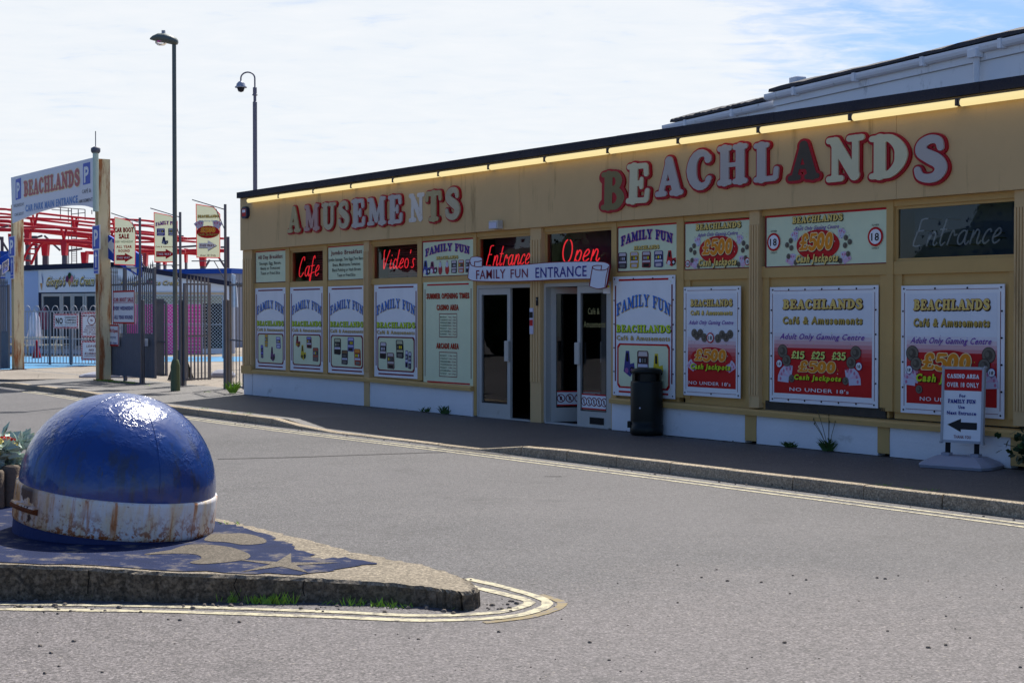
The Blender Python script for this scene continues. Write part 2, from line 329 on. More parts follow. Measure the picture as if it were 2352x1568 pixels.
class Print:
    """a flat printed face: shapes and lettering in thin layers in front of a board; x along, z up, local -y outwards"""
    def __init__(s, mb, x0, z0, x1, z1, y=0, step=.002): s.b = mb; s.x0, s.z0, s.w, s.h = x0, z0, x1 - x0, z1 - z0; s.y = y; s.step = step
    def q(s, u, v): return s.x0 + u * s.w, s.z0 + v * s.h
    def poly(s, pts, m, l=1):
        p = [s.q(*a) for a in pts]; y = s.y - l * s.step; s.b.add([(a, y, c) for a, c in p], [tuple(range(len(p)))], m)
    def rect(s, u0, v0, u1, v1, m, l=1): s.poly([(u0, v0), (u1, v0), (u1, v1), (u0, v1)], m, l)
    def frame(s, u0, v0, u1, v1, t, m, l=1):       # t in metres
        a = t / s.w; c = t / s.h
        s.rect(u0, v0, u1, v0 + c, m, l); s.rect(u0, v1 - c, u1, v1, m, l); s.rect(u0, v0 + c, u0 + a, v1 - c, m, l); s.rect(u1 - a, v0 + c, u1, v1 - c, m, l)
    def ell(s, u, v, rx, rz, m, l=2, n=20):          # radii in metres
        s.poly([(u + rx / s.w * math.cos(k * 2 * math.pi / n), v + rz / s.h * math.sin(k * 2 * math.pi / n)) for k in range(n)], m, l)
    def emit(s, vs, fs, f, m, l):
        y = s.y - l * s.step; s.b.add([(a, y, c) for a, c in (f(*v) for v in vs)], fs, m)
    def text(s, word, u, v, w, h, m, ital=0., arch=0., fat=False, outline=None, shadow=None, bold=.02, res=16, l=4, lv=0.):
        """centred on (u,v); w is a share of the print's width, h (capital height) a share of its height"""
        cx, cz = s.q(u, v); ww = w * s.w; hh = h * s.h
        if fat: xs, ys, D, tw = word_field(word, res)
        elif outline: xs, ys, D, tw = bfield(word, 26); lv = -bold
        else: bv, bf, tw = bfont(word, bold)
        fat = fat or outline
        def f(x, y, dx=0, dz=0):
            X = (x / tw - .5) * ww + dx; Zz = (y - .5) * hh; X += ital * Zz
            q = X / (ww / 2); return cx + X, cz + Zz + dz - arch * hh * q * q + arch * hh * .4
        if shadow:
            sm, dx, dz = shadow
            if fat: vs, fs, _ = contour_mesh(xs, ys, D, lv + .02)
            else: vs, fs = bv, bf
            s.emit(vs, fs, lambda x, y: f(x, y, dx * hh, dz * hh), sm, l - 2)
        if outline:
            om, o = outline; vs, fs, _ = contour_mesh(xs, ys, D, o); s.emit(vs, fs, f, om, l - 1)
        if fat: vs, fs, _ = contour_mesh(xs, ys, D, lv)
        else: vs, fs = bv, bf
        s.emit(vs, fs, f, m, l)
# colours used on print
def ink(name, c, rough=.5): return mat('ink ' + name, c, rough, .07, 2., spec=.2)
WHITE = ink('white', (232, 234, 238)); RED = ink('red', (190, 24, 30)); MAROON = ink('maroon', (120, 16, 40)); CREAM = ink('pale green cream', (214, 224, 190))
BLUE = ink('blue', (26, 112, 206)); DKBLUE = ink('dark blue', (34, 40, 130)); PURPLE = ink('purple', (110, 50, 160)); LIME = ink('lime', (190, 214, 40)); OCHRE = ink('ochre', (190, 160, 80))
BLACK = ink('black', (14, 14, 18)); GOLD = ink('gold', (226, 196, 110)); ORANGE = ink('orange', (226, 140, 30)); GREEN = ink('dark green', (20, 70, 40)); GREY = ink('grey', (110, 108, 104)); BROWN = ink('brown', (150, 70, 30))
YELLOW = ink('yellow', (236, 214, 40)); NOTE = ink('note pink', (206, 176, 200)); MID = ink('mid blue', (70, 90, 190)); LILAC = ink('lilac grey', (196, 196, 216)); SIGNBLUE = ink('sign blue', (22, 76, 190)); COIN = ink('coin', (112, 104, 92))
# ================================================================ setting: ground
def asphalt(name, c0, c1, agg=120., mottled=.5, cracks=0., wear=(190, 180, 165), rough=.82, spec=.18, coarse=None):
    m = bpy.data.materials.new(name); m.use_nodes = True; nt = m.node_tree; b = nt.nodes['Principled BSDF']; N = nt.nodes.new; L = nt.links.new
    b.inputs['Roughness'].default_value = rough; b.inputs['Specular IOR Level'].default_value = spec
    tc = N('ShaderNodeTexCoord')
    def noise(sc, d=4, r=.6):
        n = N('ShaderNodeTexNoise'); n.inputs['Scale'].default_value = sc; n.inputs['Detail'].default_value = d; n.inputs['Roughness'].default_value = r; L(tc.outputs['Object'], n.inputs['Vector']); return n.outputs[0]
    def mixc(f, a, bb):
        x = N('ShaderNodeMixRGB'); L(f, x.inputs[0])
        for i, v in ((1, a), (2, bb)):
            if isinstance(v, tuple): x.inputs[i].default_value = (*lin(v), 1)
            else: L(v, x.inputs[i])
        return x.outputs[0]
    def rng(v, a, bb, hi=1.):
        r = N('ShaderNodeMapRange'); r.inputs[1].default_value = a; r.inputs[2].default_value = bb; r.inputs[4].default_value = hi; L(v, r.inputs[0]); return r.outputs[0]
    big = noise(.35, 6, .7); fine = noise(agg, 3, .7)
    base = mixc(rng(big, .3, .7), c0, c1)
    if coarse:                                   # an older, paler and coarser surface dressing near the camera
        sy = N('ShaderNodeSeparateXYZ'); L(tc.outputs['Object'], sy.inputs[0]); wv_ = N('ShaderNodeMath'); wv_.operation = 'MULTIPLY_ADD'; L(noise(.55, 6, .7), wv_.inputs[0]); wv_.inputs[1].default_value = -5.; L(sy.outputs[1], wv_.inputs[2])
        base = mixc(rng(wv_.outputs[0], 8.0, 6.2), base, coarse)
    vo = N('ShaderNodeTexVoronoi'); vo.inputs['Scale'].default_value = agg * .75; L(tc.outputs['Object'], vo.inputs['Vector'])
    sp = N('ShaderNodeMixRGB'); sp.blend_type = 'MULTIPLY'; sp.inputs[0].default_value = mottled; L(base, sp.inputs[1])
    cr = N('ShaderNodeMapRange'); cr.inputs[1].default_value = .36; cr.inputs[2].default_value = .64; cr.inputs[3].default_value = .3; cr.inputs[4].default_value = 1.75; L(fine, cr.inputs[0])
    sv = N('ShaderNodeSeparateColor'); L(vo.outputs['Color'], sv.inputs[0]); vr = N('ShaderNodeMapRange'); vr.inputs[3].default_value = .62; vr.inputs[4].default_value = 1.36; L(sv.outputs[0], vr.inputs[0]); mm_ = N('ShaderNodeMath'); mm_.operation = 'MULTIPLY'; L(cr.outputs[0], mm_.inputs[0]); L(vr.outputs[0], mm_.inputs[1])
    cmb = N('ShaderNodeCombineXYZ'); [L(mm_.outputs[0], cmb.inputs[i]) for i in range(3)]; L(cmb.outputs[0], sp.inputs[2])
    stones = rng(noise(agg * .55, 2, .5), .66, .72, .4); c = mixc(stones, sp.outputs[0], wear)
    pits = rng(noise(agg * .3, 2, .5), .69, .73, .8); c = mixc(pits, c, (30, 30, 32))
    lane = rng(noise(.11, 3, .5), .4, .62, .35); c = mixc(lane, c, tuple(int(v * 1.16) for v in c1)); st = rng(noise(1.1, 8, .78), .54, .70, .5); c = mixc(st, c, tuple(int(v * .72) for v in c0))
    if cracks:
        v2 = N('ShaderNodeTexVoronoi'); v2.feature = 'DISTANCE_TO_EDGE'; v2.inputs['Scale'].default_value = .23
        wv = N('ShaderNodeMixRGB'); wv.inputs[0].default_value = .12; L(tc.outputs['Object'], wv.inputs[1]); nn = N('ShaderNodeTexNoise'); nn.inputs['Scale'].default_value = 2.2; nn.inputs['Detail'].default_value = 6; L(tc.outputs['Object'], nn.inputs['Vector']); L(nn.outputs['Color'], wv.inputs[2]); L(wv.outputs[0], v2.inputs['Vector'])
        c = mixc(rng(v2.outputs['Distance'], .0035, .001, cracks), c, (38, 37, 38))
    L(c, b.inputs['Base Color'])
    bp = N('ShaderNodeBump'); bp.inputs['Strength'].default_value = .9; bp.inputs['Distance'].default_value = .012; L(fine, bp.inputs['Height']); L(bp.outputs[0], b.inputs['Normal'])
    return m
M_ROAD = asphalt('road asphalt', (76, 75, 77), (89, 87, 88), 58., .9, .10, rough=.72, spec=.28, coarse=(102, 97, 97))
M_PAVE = asphalt('pavement asphalt', (66, 64, 66), (86, 82, 80), 70., .6, .2, rough=.62, spec=.6)
M_CONC = asphalt('apron concrete', (124, 116, 106), (146, 137, 126), 60., .4, .4, (205, 196, 182))
M_KERB = asphalt('kerb concrete', (138, 126, 108), (166, 152, 130), 60., .7, 0, (215, 202, 176))
M_LINE = mat('road line paint', (184, 176, 148), .7, .15, 9., .3, grime=((110, 104, 98), (13, 13, 13), .47, .8))
M_STAIN = mat('old line paint', (136, 122, 92), .8, .2, 9., grime=((116, 110, 108), (10, 10, 10), .49, 1.))

g = MB(); g.add([(-700, -60, 0), (700, -60, 0), (700, 1400, 0), (-700, 1400, 0)], [(0, 1, 2, 3)], M_ROAD); g.build('road', kind='structure')

def kn(s):                                       # how far the kerb stands from the shopfront
    return float(np.interp(s, [-30, -12, -8.7, -4.4, 0, 2.5, 8, 12.6, 20, 40], [3.4, 2.5, 2.3, 2.27, 2.58, 2.93, 2.9, 2.7, 2.64, 2.64]))
def kz(s):                                       # kerb top: dropped in front of the doors and at the car park mouth
    return float(np.interp(s, [-30, -9.6, -8.4, 7.15, 8.15, 12.55, 13.4, 40], [.03, .03, PV, PV, .02, .02, PV + .012, PV + .012]))
pv = MB(); ss = sorted(set(list(np.arange(-30, 40.1, .5)) + [-9.6, -8.4, 7.15, 7.4, 7.8, 8.15, 12.55, 12.8, 13.1, 13.4])); rows = []
for s in ss:
    k = kn(s) - .13; z1 = kz(s); r = []
    for t in (0, .25, .45, .7, .85, 1):
        n = -.9 + t * (k + .9); zz = PV if t < .45 else PV + (z1 - PV) * ((t - .45) / .55) ** 1.1
        p = FA.at(s, -n, zz - PV - .004); r.append(tuple(p))
    rows.append(r)
pv.loft(rows, M_PAVE, closed=False, cap=False, smooth=True); pv.build('pavement', kind='structure')
kb = MB(); s = -9.6
while s < 32:
    L_ = .915; a, b = s + .006, s + L_ - .006; j = random.uniform(-.006, .006); rr = []
    for q in (a, b):
        n = kn(q) + j; z = kz(q) + random.uniform(-.003, .003); rr.append([tuple(FA.at(q, -nn, zz - PV)) for nn, zz in ((n - .135, -.1), (n - .135, z), (n - .03, z), (n - .008, z - .008), (n, z - .03), (n + .012, -.1))])
    kb.loft(rr, M_KERB); s += L_
kb.build('kerb', kind='structure')
cp = MB(); pts = [FA.at(-40, .88, 0), FA.at(40, .88, 0), FA.at(40, 140, 0), FA.at(-120, 140, 0), FA.at(-120, .88, 0)]
cp.add([(p.x, p.y, PV - .008) for p in pts], [(0, 1, 2, 3, 4)], M_CONC); cp.build('car_park', kind='structure')
ap = MB(); ap.slab([tuple(FA.at(s, y, 0)[:2]) for s, y in ((-9.3, .7), (-10, -1.6), (-12, -2.5), (-18, -2.9), (-30, -3.2), (-30, .7))], .0, PV - .002, M_CONC); ap.build('entrance_apron', kind='structure')
def ribbon(mb, pts, w, z, m):
    pts = [Vector((p[0], p[1], 0)) for p in smooth([(q[0], q[1]) for q in pts], 5)] if len(pts) > 2 else [Vector((p[0], p[1], 0)) for p in pts]; vs = []
    for i, p in enumerate(pts):
        t = (pts[min(i + 1, len(pts) - 1)] - pts[max(i - 1, 0)]).normalized(); n = Vector((-t.y, t.x, 0)) * (w / 2 + random.uniform(-.004, .004)); vs += [(p.x + n.x, p.y + n.y, z), (p.x - n.x, p.y - n.y, z)]
    mb.add(vs, [(2 * i, 2 * i + 1, 2 * i + 3, 2 * i + 2) for i in range(len(pts) - 1)], m)
ln = MB()
for d in (.27, .44):
    ribbon(ln, [FA.at(s, -(kn(s) + d), 0) for s in np.arange(-6, 34, .8)], .06, .004, M_LINE)
outer = [(-160, 1398), (0, 1399), (392, 1405), (752, 1417), (964, 1425), (1112, 1421), (1192, 1413), (1240, 1399), (1257, 1387), (1240, 1373), (1152, 1347), (1072, 1329)]
inner = [(-160, 1386), (0, 1387), (392, 1393), (752, 1405), (964, 1414), (1112, 1409), (1172, 1401), (1207, 1390), (1215, 1382), (1184, 1371), (1092, 1349), (1040, 1336)]
for q in (outer, inner): ribbon(ln, [gp(*p) for p in q], .07, .004, M_LINE)
ribbon(ln, [gp(*p) for p in ((1112, 1430), (1210, 1418), (1268, 1402), (1290, 1390), (1284, 1380), (1240, 1366))], .06, .0035, M_STAIN)
M_SEAM = mat('dark road seam', (76, 74, 74), .9, .3, 14., .6, grime=((92, 90, 90), (9, 9, 9), .5, .9))
for q, w_ in (([(500, 1054), (700, 1049), (900, 1042), (1060, 1038), (1170, 1046)], .10), ([(1000, 1027), (1060, 1032), (1130, 1037)], .4), ([(1250, 1094), (1290, 1094)], .03)): ribbon(ln, [gp(*p) for p in q], w_, .003, M_SEAM)
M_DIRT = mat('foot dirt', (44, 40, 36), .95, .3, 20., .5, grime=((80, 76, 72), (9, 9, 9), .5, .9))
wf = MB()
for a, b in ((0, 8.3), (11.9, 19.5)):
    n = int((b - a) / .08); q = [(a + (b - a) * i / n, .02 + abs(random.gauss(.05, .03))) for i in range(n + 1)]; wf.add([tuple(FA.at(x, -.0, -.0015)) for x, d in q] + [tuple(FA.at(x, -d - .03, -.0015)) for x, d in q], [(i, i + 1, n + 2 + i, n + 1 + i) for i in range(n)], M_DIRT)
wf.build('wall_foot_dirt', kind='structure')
ln.build('road_markings', kind='structure')
# traffic island
IZ = .205
def izp(X): return .102 - .0387 * X
def ip(px, py, dz=0):
    z = .18
    for _ in range(8): p = gp(px, py, z + dz); z = izp(p.x)
    return gp(px, py, z + dz)
def izf(x): return ip(x, 1300).z
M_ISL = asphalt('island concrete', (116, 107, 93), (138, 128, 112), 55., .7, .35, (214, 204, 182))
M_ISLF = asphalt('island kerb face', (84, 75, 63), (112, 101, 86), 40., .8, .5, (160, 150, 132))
M_BLUEP = mat('blue ground paint', (22, 36, 72), .85, .4, 5., .5, bscale=90, spec=.15, grime=((120, 112, 100), (5, 5, 5), .53, .75))
front = [(-260, 1288), (0, 1295), (200, 1303), (392, 1315), (692, 1326), (892, 1338), (1000, 1349), (1050, 1357), (1078, 1359), (1092, 1355), (1098, 1348)]
back = [(1092, 1340), (1078, 1332), (1050, 1320), (972, 1295), (888, 1281), (812, 1265), (724, 1243), (632, 1221), (560, 1204), (492, 1188), (300, 1150), (-200, 1115)]
fp_ = [ip(*p) for p in front]; bp_ = [ip(*p) for p in back]
def wob(ps, a): return [Vector((p.x + random.uniform(-a, a), p.y + random.uniform(-a, a), p.z)) for p in ps]
def dens(ps, k):
    out = []
    for a, b in zip(ps, ps[1:]): out += [a.lerp(b, i / k) for i in range(k)]
    return out + [ps[-1]]
fd = wob(dens(fp_, 12), .013); bd = wob(dens(bp_, 8), .025)
isl = MB(); ring = fd + bd; n = len(ring); cen = sum((Vector(p) for p in ring), Vector()) / n
def inset(ps, d, k, c=0):
    out = []
    for p in ps: x = p.x + (cen.x - p.x) / (cen - p).length * d; out.append((x, p.y + (cen.y - p.y) / (cen - p).length * d, izp(x) * k + c))
    return out
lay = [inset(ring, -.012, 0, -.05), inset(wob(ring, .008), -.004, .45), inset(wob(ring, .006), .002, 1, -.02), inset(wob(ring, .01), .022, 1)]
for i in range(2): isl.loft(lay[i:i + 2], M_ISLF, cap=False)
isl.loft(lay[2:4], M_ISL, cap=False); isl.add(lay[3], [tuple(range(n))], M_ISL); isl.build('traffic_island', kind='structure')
M_GAP = mat('dark joint', (30, 27, 24), .95, .2, 20.); gj = MB()
for x in (205, 545, 700):
    p = ip(x, float(np.interp(x, [q[0] for q in front[:7]], [q[1] for q in front[:7]]))); w0 = random.uniform(.003, .006); h0 = random.uniform(.6, 1.) * p.z; j = [random.uniform(-.02, .02) for _ in range(4)]
    pts = [(p.x + j[i] * (i > 0), p.y - .014, p.z - .012 - h0 * i / 3 * .97) for i in range(4)]
    gj.add([(a - w0, b, c) for a, b, c in pts] + [(a + w0, b, c) for a, b, c in pts], [(i, i + 1, i + 5, i + 4) for i in range(3)], M_GAP)
gj.build('kerb_joints', kind='structure')
M_BARE = asphalt('bare worn concrete', (92, 85, 76), (112, 104, 92), 80., .6, 0)
bl = MB()
def sheet(pts, z, m): bl.add([tuple(ip(*p, z)) for p in pts], [tuple(range(len(pts)))], m)
edge = dens([ip(*p, .005) for p in ((-260, 1280), (0, 1291), (200, 1297), (392, 1309), (560, 1315), (690, 1318), (740, 1311), (812, 1302), (872, 1290), (790, 1279), (726, 1282), (712, 1270), (690, 1262), (672, 1250), (640, 1240), (620, 1228), (560, 1213), (540, 1205), (492, 1196), (300, 1160), (-200, 1130))], 4)
bl.add([tuple(p) for p in [Vector((q.x, q.y, izp(q.x) + .005)) for q in wob(edge, .035)]], [tuple(range(len(edge)))], M_BLUEP)
sheet(smooth([(484, 1226), (560, 1224), (606, 1236), (607, 1246), (560, 1250), (520, 1244), (470, 1240), (484, 1226)], 5)[:-1], +.008, M_BARE)
sheet(smooth([(392, 1262), (440, 1249), (520, 1254), (570, 1270), (568, 1282), (520, 1290), (462, 1294), (436, 1290), (462, 1282), (450, 1272), (400, 1270), (330, 1272), (392, 1262)], 5)[:-1], +.008, M_BARE)
star = []; sc = ip(650, 1294, .008)
for k in range(10):
    r = (.36 if k % 2 == 0 else .085) * random.uniform(.85, 1.1); a = rad(20 + 36 * k); star.append((sc.x + r * math.cos(a), sc.y + r * 1.1 * math.sin(a), izp(sc.x + r * math.cos(a)) + .008))
bl.add(star, [tuple(range(10))], M_BARE); bl.build('painted_patch', kind='structure')
pa = MB(); pts = [gp(-300, 852, PV + .01), gp(30, 847, PV + .01), gp(235, 838, PV + .01), gp(300, 830, PV + .01), gp(545, 829, PV + .01)]
pa.add([(p.x, p.y, PV) for p in pts] + [(-8, 59, PV), (-34, 59, PV)], [tuple(range(7))], mat('blue patio paint', (66, 130, 172), .6, .12, 2., grime=((60, 110, 150), (.6, .6, .6), .55, .5))); pa.build('patio', kind='structure')
# ================================================================ the amusement arcade
S = FA.S; Zf = FA.Z
M_TAN = mat('tan masonry paint', (206, 174, 126), .6, .10, .9, .12, bscale=60, spec=.12, grime=((122, 98, 60), (5.0, 5.0, .5), .58, .55))
M_TAND = mat('ochre timber paint', (196, 160, 100), .5, .10, 1.6, .1, bscale=40, grime=((110, 88, 56), (5, 5, 2), .66, .5))
M_WHT = mat('white render', (226, 228, 232), .7, .05, 1.5, .25, bscale=30, grime=((140, 138, 132), (1.4, 1.4, 2.4), .62, .5))
M_FELT = mat('roof felt', (44, 46, 58), .75, .2, 3., .5, bscale=30)
M_ALU = mat('white door frame', (184, 182, 176), .35, .06, 3., grime=((150, 142, 126), (3, 3, 3), .62, .5))
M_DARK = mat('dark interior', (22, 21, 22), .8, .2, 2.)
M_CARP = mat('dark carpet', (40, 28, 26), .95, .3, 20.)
M_GLASS = glass('window glass', (.62, .65, .68)); M_RUB = mat('black rubber', (20, 20, 22), .6)
M_BATT = mat('batten', (92, 84, 80), .6)
bd_ = thing('arcade_building', 'long single storey tan amusement arcade with white base and poster covered front', 'building', FA.m)
END = 26.
w = MB()                                       # back, sides, roof, ceiling, inside
w.box(0, END, 14, 14.2, -.1, 4.05, M_WHT); w.box(0, .2, .15, 14, -.1, 4.05, M_TAN); w.box(END - .2, END, .15, 14, -.1, 4.05, M_TAN)
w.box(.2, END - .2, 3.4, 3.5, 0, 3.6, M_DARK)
w.build('wall', bd_)
rf = MB(); rf.box(-.02, END, -.04, 14.25, 4.055, 4.1, M_FELT); rf.build('roof', bd_)
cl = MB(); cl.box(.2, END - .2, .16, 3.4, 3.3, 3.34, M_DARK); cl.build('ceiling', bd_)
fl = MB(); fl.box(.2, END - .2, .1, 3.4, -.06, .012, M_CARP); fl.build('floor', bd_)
fa = MB(); x = -.035
while x < END: fa.box(x, min(END, x + 2.436), -.10 + random.uniform(-.0015, .0015), .15, 2.985, 4.06, M_TAN); x += 2.44
fa.build('fascia', bd_)
rc = MB(); x = -.08
while x < END:                                  # felt edge in lengths with slight steps
    L_ = 3.05; o = random.uniform(-.006, .006); rc.box(x, min(END, x + L_ - .004), -.16, .1, 4.065 + o, 4.185 + o, M_FELT); x += L_
rc.build('roof_edge', bd_)
# px columns of bays, upper and lower
pil = [(563, 584, 1), (841, 853, 1), (1224, 1249, 1), (1727, 1750, 1), (2335, 2362, 1)]
for a, b, fl_ in pil:
    m = MB(); x0, x1 = S(a), S(b); bot = 0.46 if a in (563, 1727, 2335) else 0
    m.box(x0, x1, -.05, .12, bot, 2.982, M_TAN); k = 4
    for i in range(k):                          # flutes
        c = x0 + (x1 - x0) * (i + .5) / k; wd = (x1 - x0) / k * .32
        m.box(c - wd, c + wd, -.064, -.05, max(bot, .62), 2.80, M_TAN)
    if a == 563: m.box(x0 - .03, x1 + .02, -.085, -.051, .44, .60, M_TAND)
    m.build('pilaster', bd_)
for a, b in ((2850, 2890), ): pass
mull = [(657, 666), (743, 752.5), (960, 970), (1088, 1095), (1405.5, 1417), (1555, 1571), (2036.5, 2052)]
for a, b in mull:
    m = MB(); lo = .012 if a in (1088, 1405.5) else .525
    m.box(S(a), S(b), -.012, .13, lo, 2.982, M_TAND); m.build('mullion', bd_)
# rails: head, transom
hd = MB()
segs = [(584, 657), (666, 743), (752.5, 841), (853, 960), (970, 1088), (1095, 1224), (1249, 1405.5), (1417, 1555), (1571, 1727), (1750, 2036.5), (2052, 2335)]
for i, (a, b) in enumerate(segs):
    x0, x1 = S(a), S(b); q_ = MB(); q_.box(x0, x1, .0, .13, 2.91, 2.984, M_TAND); q_.build('head_rail', bd_); lo, hi = (2.19, 2.295) if i < 5 else (2.12, 2.27)
    if i in (5, 6): lo, hi = 2.13, 2.29
    hd.box(x0, x1, -.002, .13, lo, hi, M_TAND); hd.build('window_rail', bd_); hd = MB()
# solid infill behind posters (glazed bays stay open)
for i, (a, b) in enumerate(segs):
    x0, x1 = S(a) - .01, S(b) + .01; bk = MB()
    if i in (0, 2, 4, 7, 8, 9): bk.box(x0, x1, .06, .12, 2.28, 2.95, M_TAND); bk.build('infill_panel', bd_); bk = MB()
    if i < 5 or i > 6:
        bk.box(x0, x1, .04, .12, .44, 2.2, M_TAND)
    if i >= 8:                                  # raised stiles round the big right hand panels
        for u0, u1, z0, z1 in ((x0 + .01, x0 + .12, .52, 2.12), (x1 - .12, x1 - .01, .52, 2.12)): bk.box(u0, u1, .012, .0405, z0, z1, M_TAND)
    if bk.v: bk.build('infill_panel', bd_)
bk = MB(); bk.box(S(2362), END, .0, .12, .44, 2.984, M_TAN)
bk.build('infill_panel', bd_)
def zs(s): return float(np.interp(s, [0, 4.85, 8.3, 13.3, 16.9, 26], [.525, .52, .485, .45, .415, .39]))
for a, b in ((584, 1090), (1409, 2362), (2362, 2700)):
    x0, x1 = S(a), min(END, S(b)); n = 12; si = MB(); r = []
    for k in range(n + 1):
        t = x0 + (x1 - x0) * k / n; r.append([(t, -.085, zs(t) - .075), (t, -.085, zs(t) - .02), (t, -.06, zs(t)), (t, .05, zs(t) + .012), (t, .05, zs(t) - .075)])
    si.loft(r, M_TAND); si.build('sill', bd_)
for a, b in ((563, 582), (584, 841), (852, 1089), (1409, 1716), (1743, 2022), (2050, 2328), (2362, 2700)):
    x0, x1 = S(a), min(END, S(b)); n = max(1, int((x1 - x0) / .5))
    rr = []; pl = MB()
    for k in range(n + 1):
        t = x0 + (x1 - x0) * k / n; zt = zs(t) - .07 if a != 563 else .45; e = random.uniform(-.004, .004)
        rr.append([(t, -.03 + e, -.1), (t, -.035 + e, .2), (t, -.03 + e, zt), (t, .12, zt), (t, .12, -.1)])
    pl.loft(rr, M_WHT); pl.build('plinth', bd_)
for a, b in ((841, 852), (1717, 1743), (2022, 2050), (2328, 2362)): pp = MB(); pp.box(S(a) + .003, S(b) - .003, -.045, .12, .03, zs(S(a)) - .07, M_TAND); pp.build('plinth_post', bd_)
rot = MB(); rot.box(S(1757), S(2033), .012, .05, .435, .56, mat('dark gap shade', (70, 66, 60), .9, .3, 4., .4)); rot.build('gap_shade_strip', bd_)  # dark strip stands in for the shaded gap below the wide poster
# windows in the glazed bays
M_REFLSTR = bpy.data.materials.new('roof reflection stripes'); M_REFLSTR.use_nodes = True  # its bands paint the wavy roof tile reflection onto the window backing
def reflection_stripes():
    nt = M_REFLSTR.node_tree; b = nt.nodes['Principled BSDF']; N = nt.nodes.new; L = nt.links.new; tc = N('ShaderNodeTexCoord')
    wv = N('ShaderNodeTexWave'); wv.bands_direction = 'Z'; wv.inputs['Scale'].default_value = 7; wv.inputs['Distortion'].default_value = 1.2; L(tc.outputs['Object'], wv.inputs[0])
    mx = N('ShaderNodeMixRGB'); L(wv.outputs[0], mx.inputs[0]); mx.inputs[1].default_value = (*lin((56, 48, 50)), 1); mx.inputs[2].default_value = (*lin((128, 104, 98)), 1); L(mx.outputs[0], b.inputs[0])
reflection_stripes()
for i, lab in ((1, None), (3, None), (5, None), (6, None), (10, None)):
    a, b = segs[i]; x0, x1 = S(a), S(b); f = MB(); z0 = 2.27 if i != 5 and i != 6 else 2.29; t = .035
    f.box(x0, x0 + t, .03, .075, z0, 2.91, M_TAND); f.box(x1 - t, x1, .03, .075, z0, 2.91, M_TAND); f.box(x0 + t, x1 - t, .03, .075, z0, z0 + t, M_TAND); f.box(x0 + t, x1 - t, .03, .075, 2.91 - t, 2.91, M_TAND)
    wn = f.build('window', bd_); p = MB(); p.add([(x0 + t, .05, z0 + t), (x1 - t, .05, z0 + t), (x1 - t, .05, 2.91 - t), (x0 + t, .05, 2.91 - t)], [(0, 1, 2, 3)], M_GLASS); p.build('pane', wn)
    d = MB(); d.box(x0 + .01, x1 - .01, .36, .38, z0 - .1, 2.95, M_REFLSTR if i < 5 else mat('grey inner board', (84, 82, 94), .7) if i < 10 else mat('blue grey inner board', (78, 96, 118), .6)); d.build('backing', wn)
# doors: two openings, each with a wide leaf
def door_leaf(name, wd, ht, hand, mx, band):
    f = MB(); st_ = .085; b_ = .24
    f.box(0, st_, -.022, .022, .02, ht, M_ALU); f.box(wd - st_, wd, -.022, .022, .02, ht, M_ALU); f.box(st_, wd - st_, -.02, .02, .02, b_, M_ALU); f.box(st_, wd - st_, -.02, .02, ht - .1, ht, M_ALU)
    o = f.build(name, bd_, None); o.matrix_local = mx
    g_ = MB(); g_.add([(st_, 0, b_), (wd - st_, 0, b_), (wd - st_, 0, ht - .1), (st_, 0, ht - .1)], [(0, 1, 2, 3)], M_GLASS); g_.build('pane', o)
    gk = MB(); gk.tube([(st_, -.021, b_), (wd - st_, -.021, b_), (wd - st_, -.021, ht - .1), (st_, -.021, ht - .1), (st_, -.021, b_)], .006, M_RUB, 4); gk.build('gasket', o)
    h = MB(); hx = wd - st_ * .5 if hand > 0 else st_ * .5; h.cbox(hx - .055, hx + .055, -.075, -.03, .92, 1.24, M_ALU, .008); h.box(hx - .02, hx + .02, -.03, -.022, .97, 1.19, M_ALU); h.build('handle', o)
    if band:
        q = MB(); p = Print(q, st_ + .003, b_ + .02, wd - st_ - .003, b_ + .25, -.004); p.rect(0, 0, 1, 1, WHITE); p.rect(0, 0, 1, .09, RED, 2); p.rect(0, .91, 1, 1, RED, 2)
        for k in range(5):
            u = .1 + .2 * k; p.ell(u, .5, .066, .066, MAROON, 2, 18); p.ell(u, .5, .052, .052, WHITE, 3, 18)
            p.poly([(u - .02, .38), (u + .02, .38), (u + .025, .58), (u, .66), (u - .025, .58)], random.choice([BLACK, GREY]), 4); p.poly([(u - .052, .68), (u - .04, .72), (u + .052, .32), (u + .04, .28)], MAROON, 5)
        q.build('symbol_sticker', o)
    return o
fr = MB()                                     # outer door frames
for a, b in ((1095, 1224), (1249, 1405.5)):
    x0, x1 = S(a), S(b); fr.box(x0, x0 + .05, .0, .1, .012, 2.13, M_ALU); fr.box(x1 - .05, x1, .0, .1, .012, 2.13, M_ALU); fr.box(x0 + .05, x1 - .05, .0, .1, 2.075, 2.13, M_ALU); fr.box(x0 + .05, x1 - .05, -.02, .1, .0, .02, M_ALU)
fr.build('door_frame', bd_)
x0, x1 = S(1095), S(1224)
door_leaf('door', .86, 2.07, 1, Matrix.Translation((x0 + .053, .03, 0)), False)
door_leaf('door', .86, 2.07, 1, Matrix.Translation((S(1249) + .06, .09, 0)) @ Matrix.Rotation(rad(62), 4, 'Z'), True)
o3 = door_leaf('door', S(1405.5) - S(1325) - .053, 2.07, -1, Matrix.Translation((S(1325), .03, 0)), True)
q = MB(); p = Print(q, .09, 1.30, S(1405.5) - S(1325) - .14, 1.78, -.002, .001)
DG = ink('faded gold', (150, 140, 90)); p.text('Café &', .47, .85, .46, .2, DG, bold=.012, l=2); p.text('Amusements', .5, .45, .86, .2, DG, bold=.012, l=2); q.build('window_lettering', o3)
v = MB(); v.box(.3, .62, -.03, -.021, .05, .15, M_RUB); v.build('vent', o3)
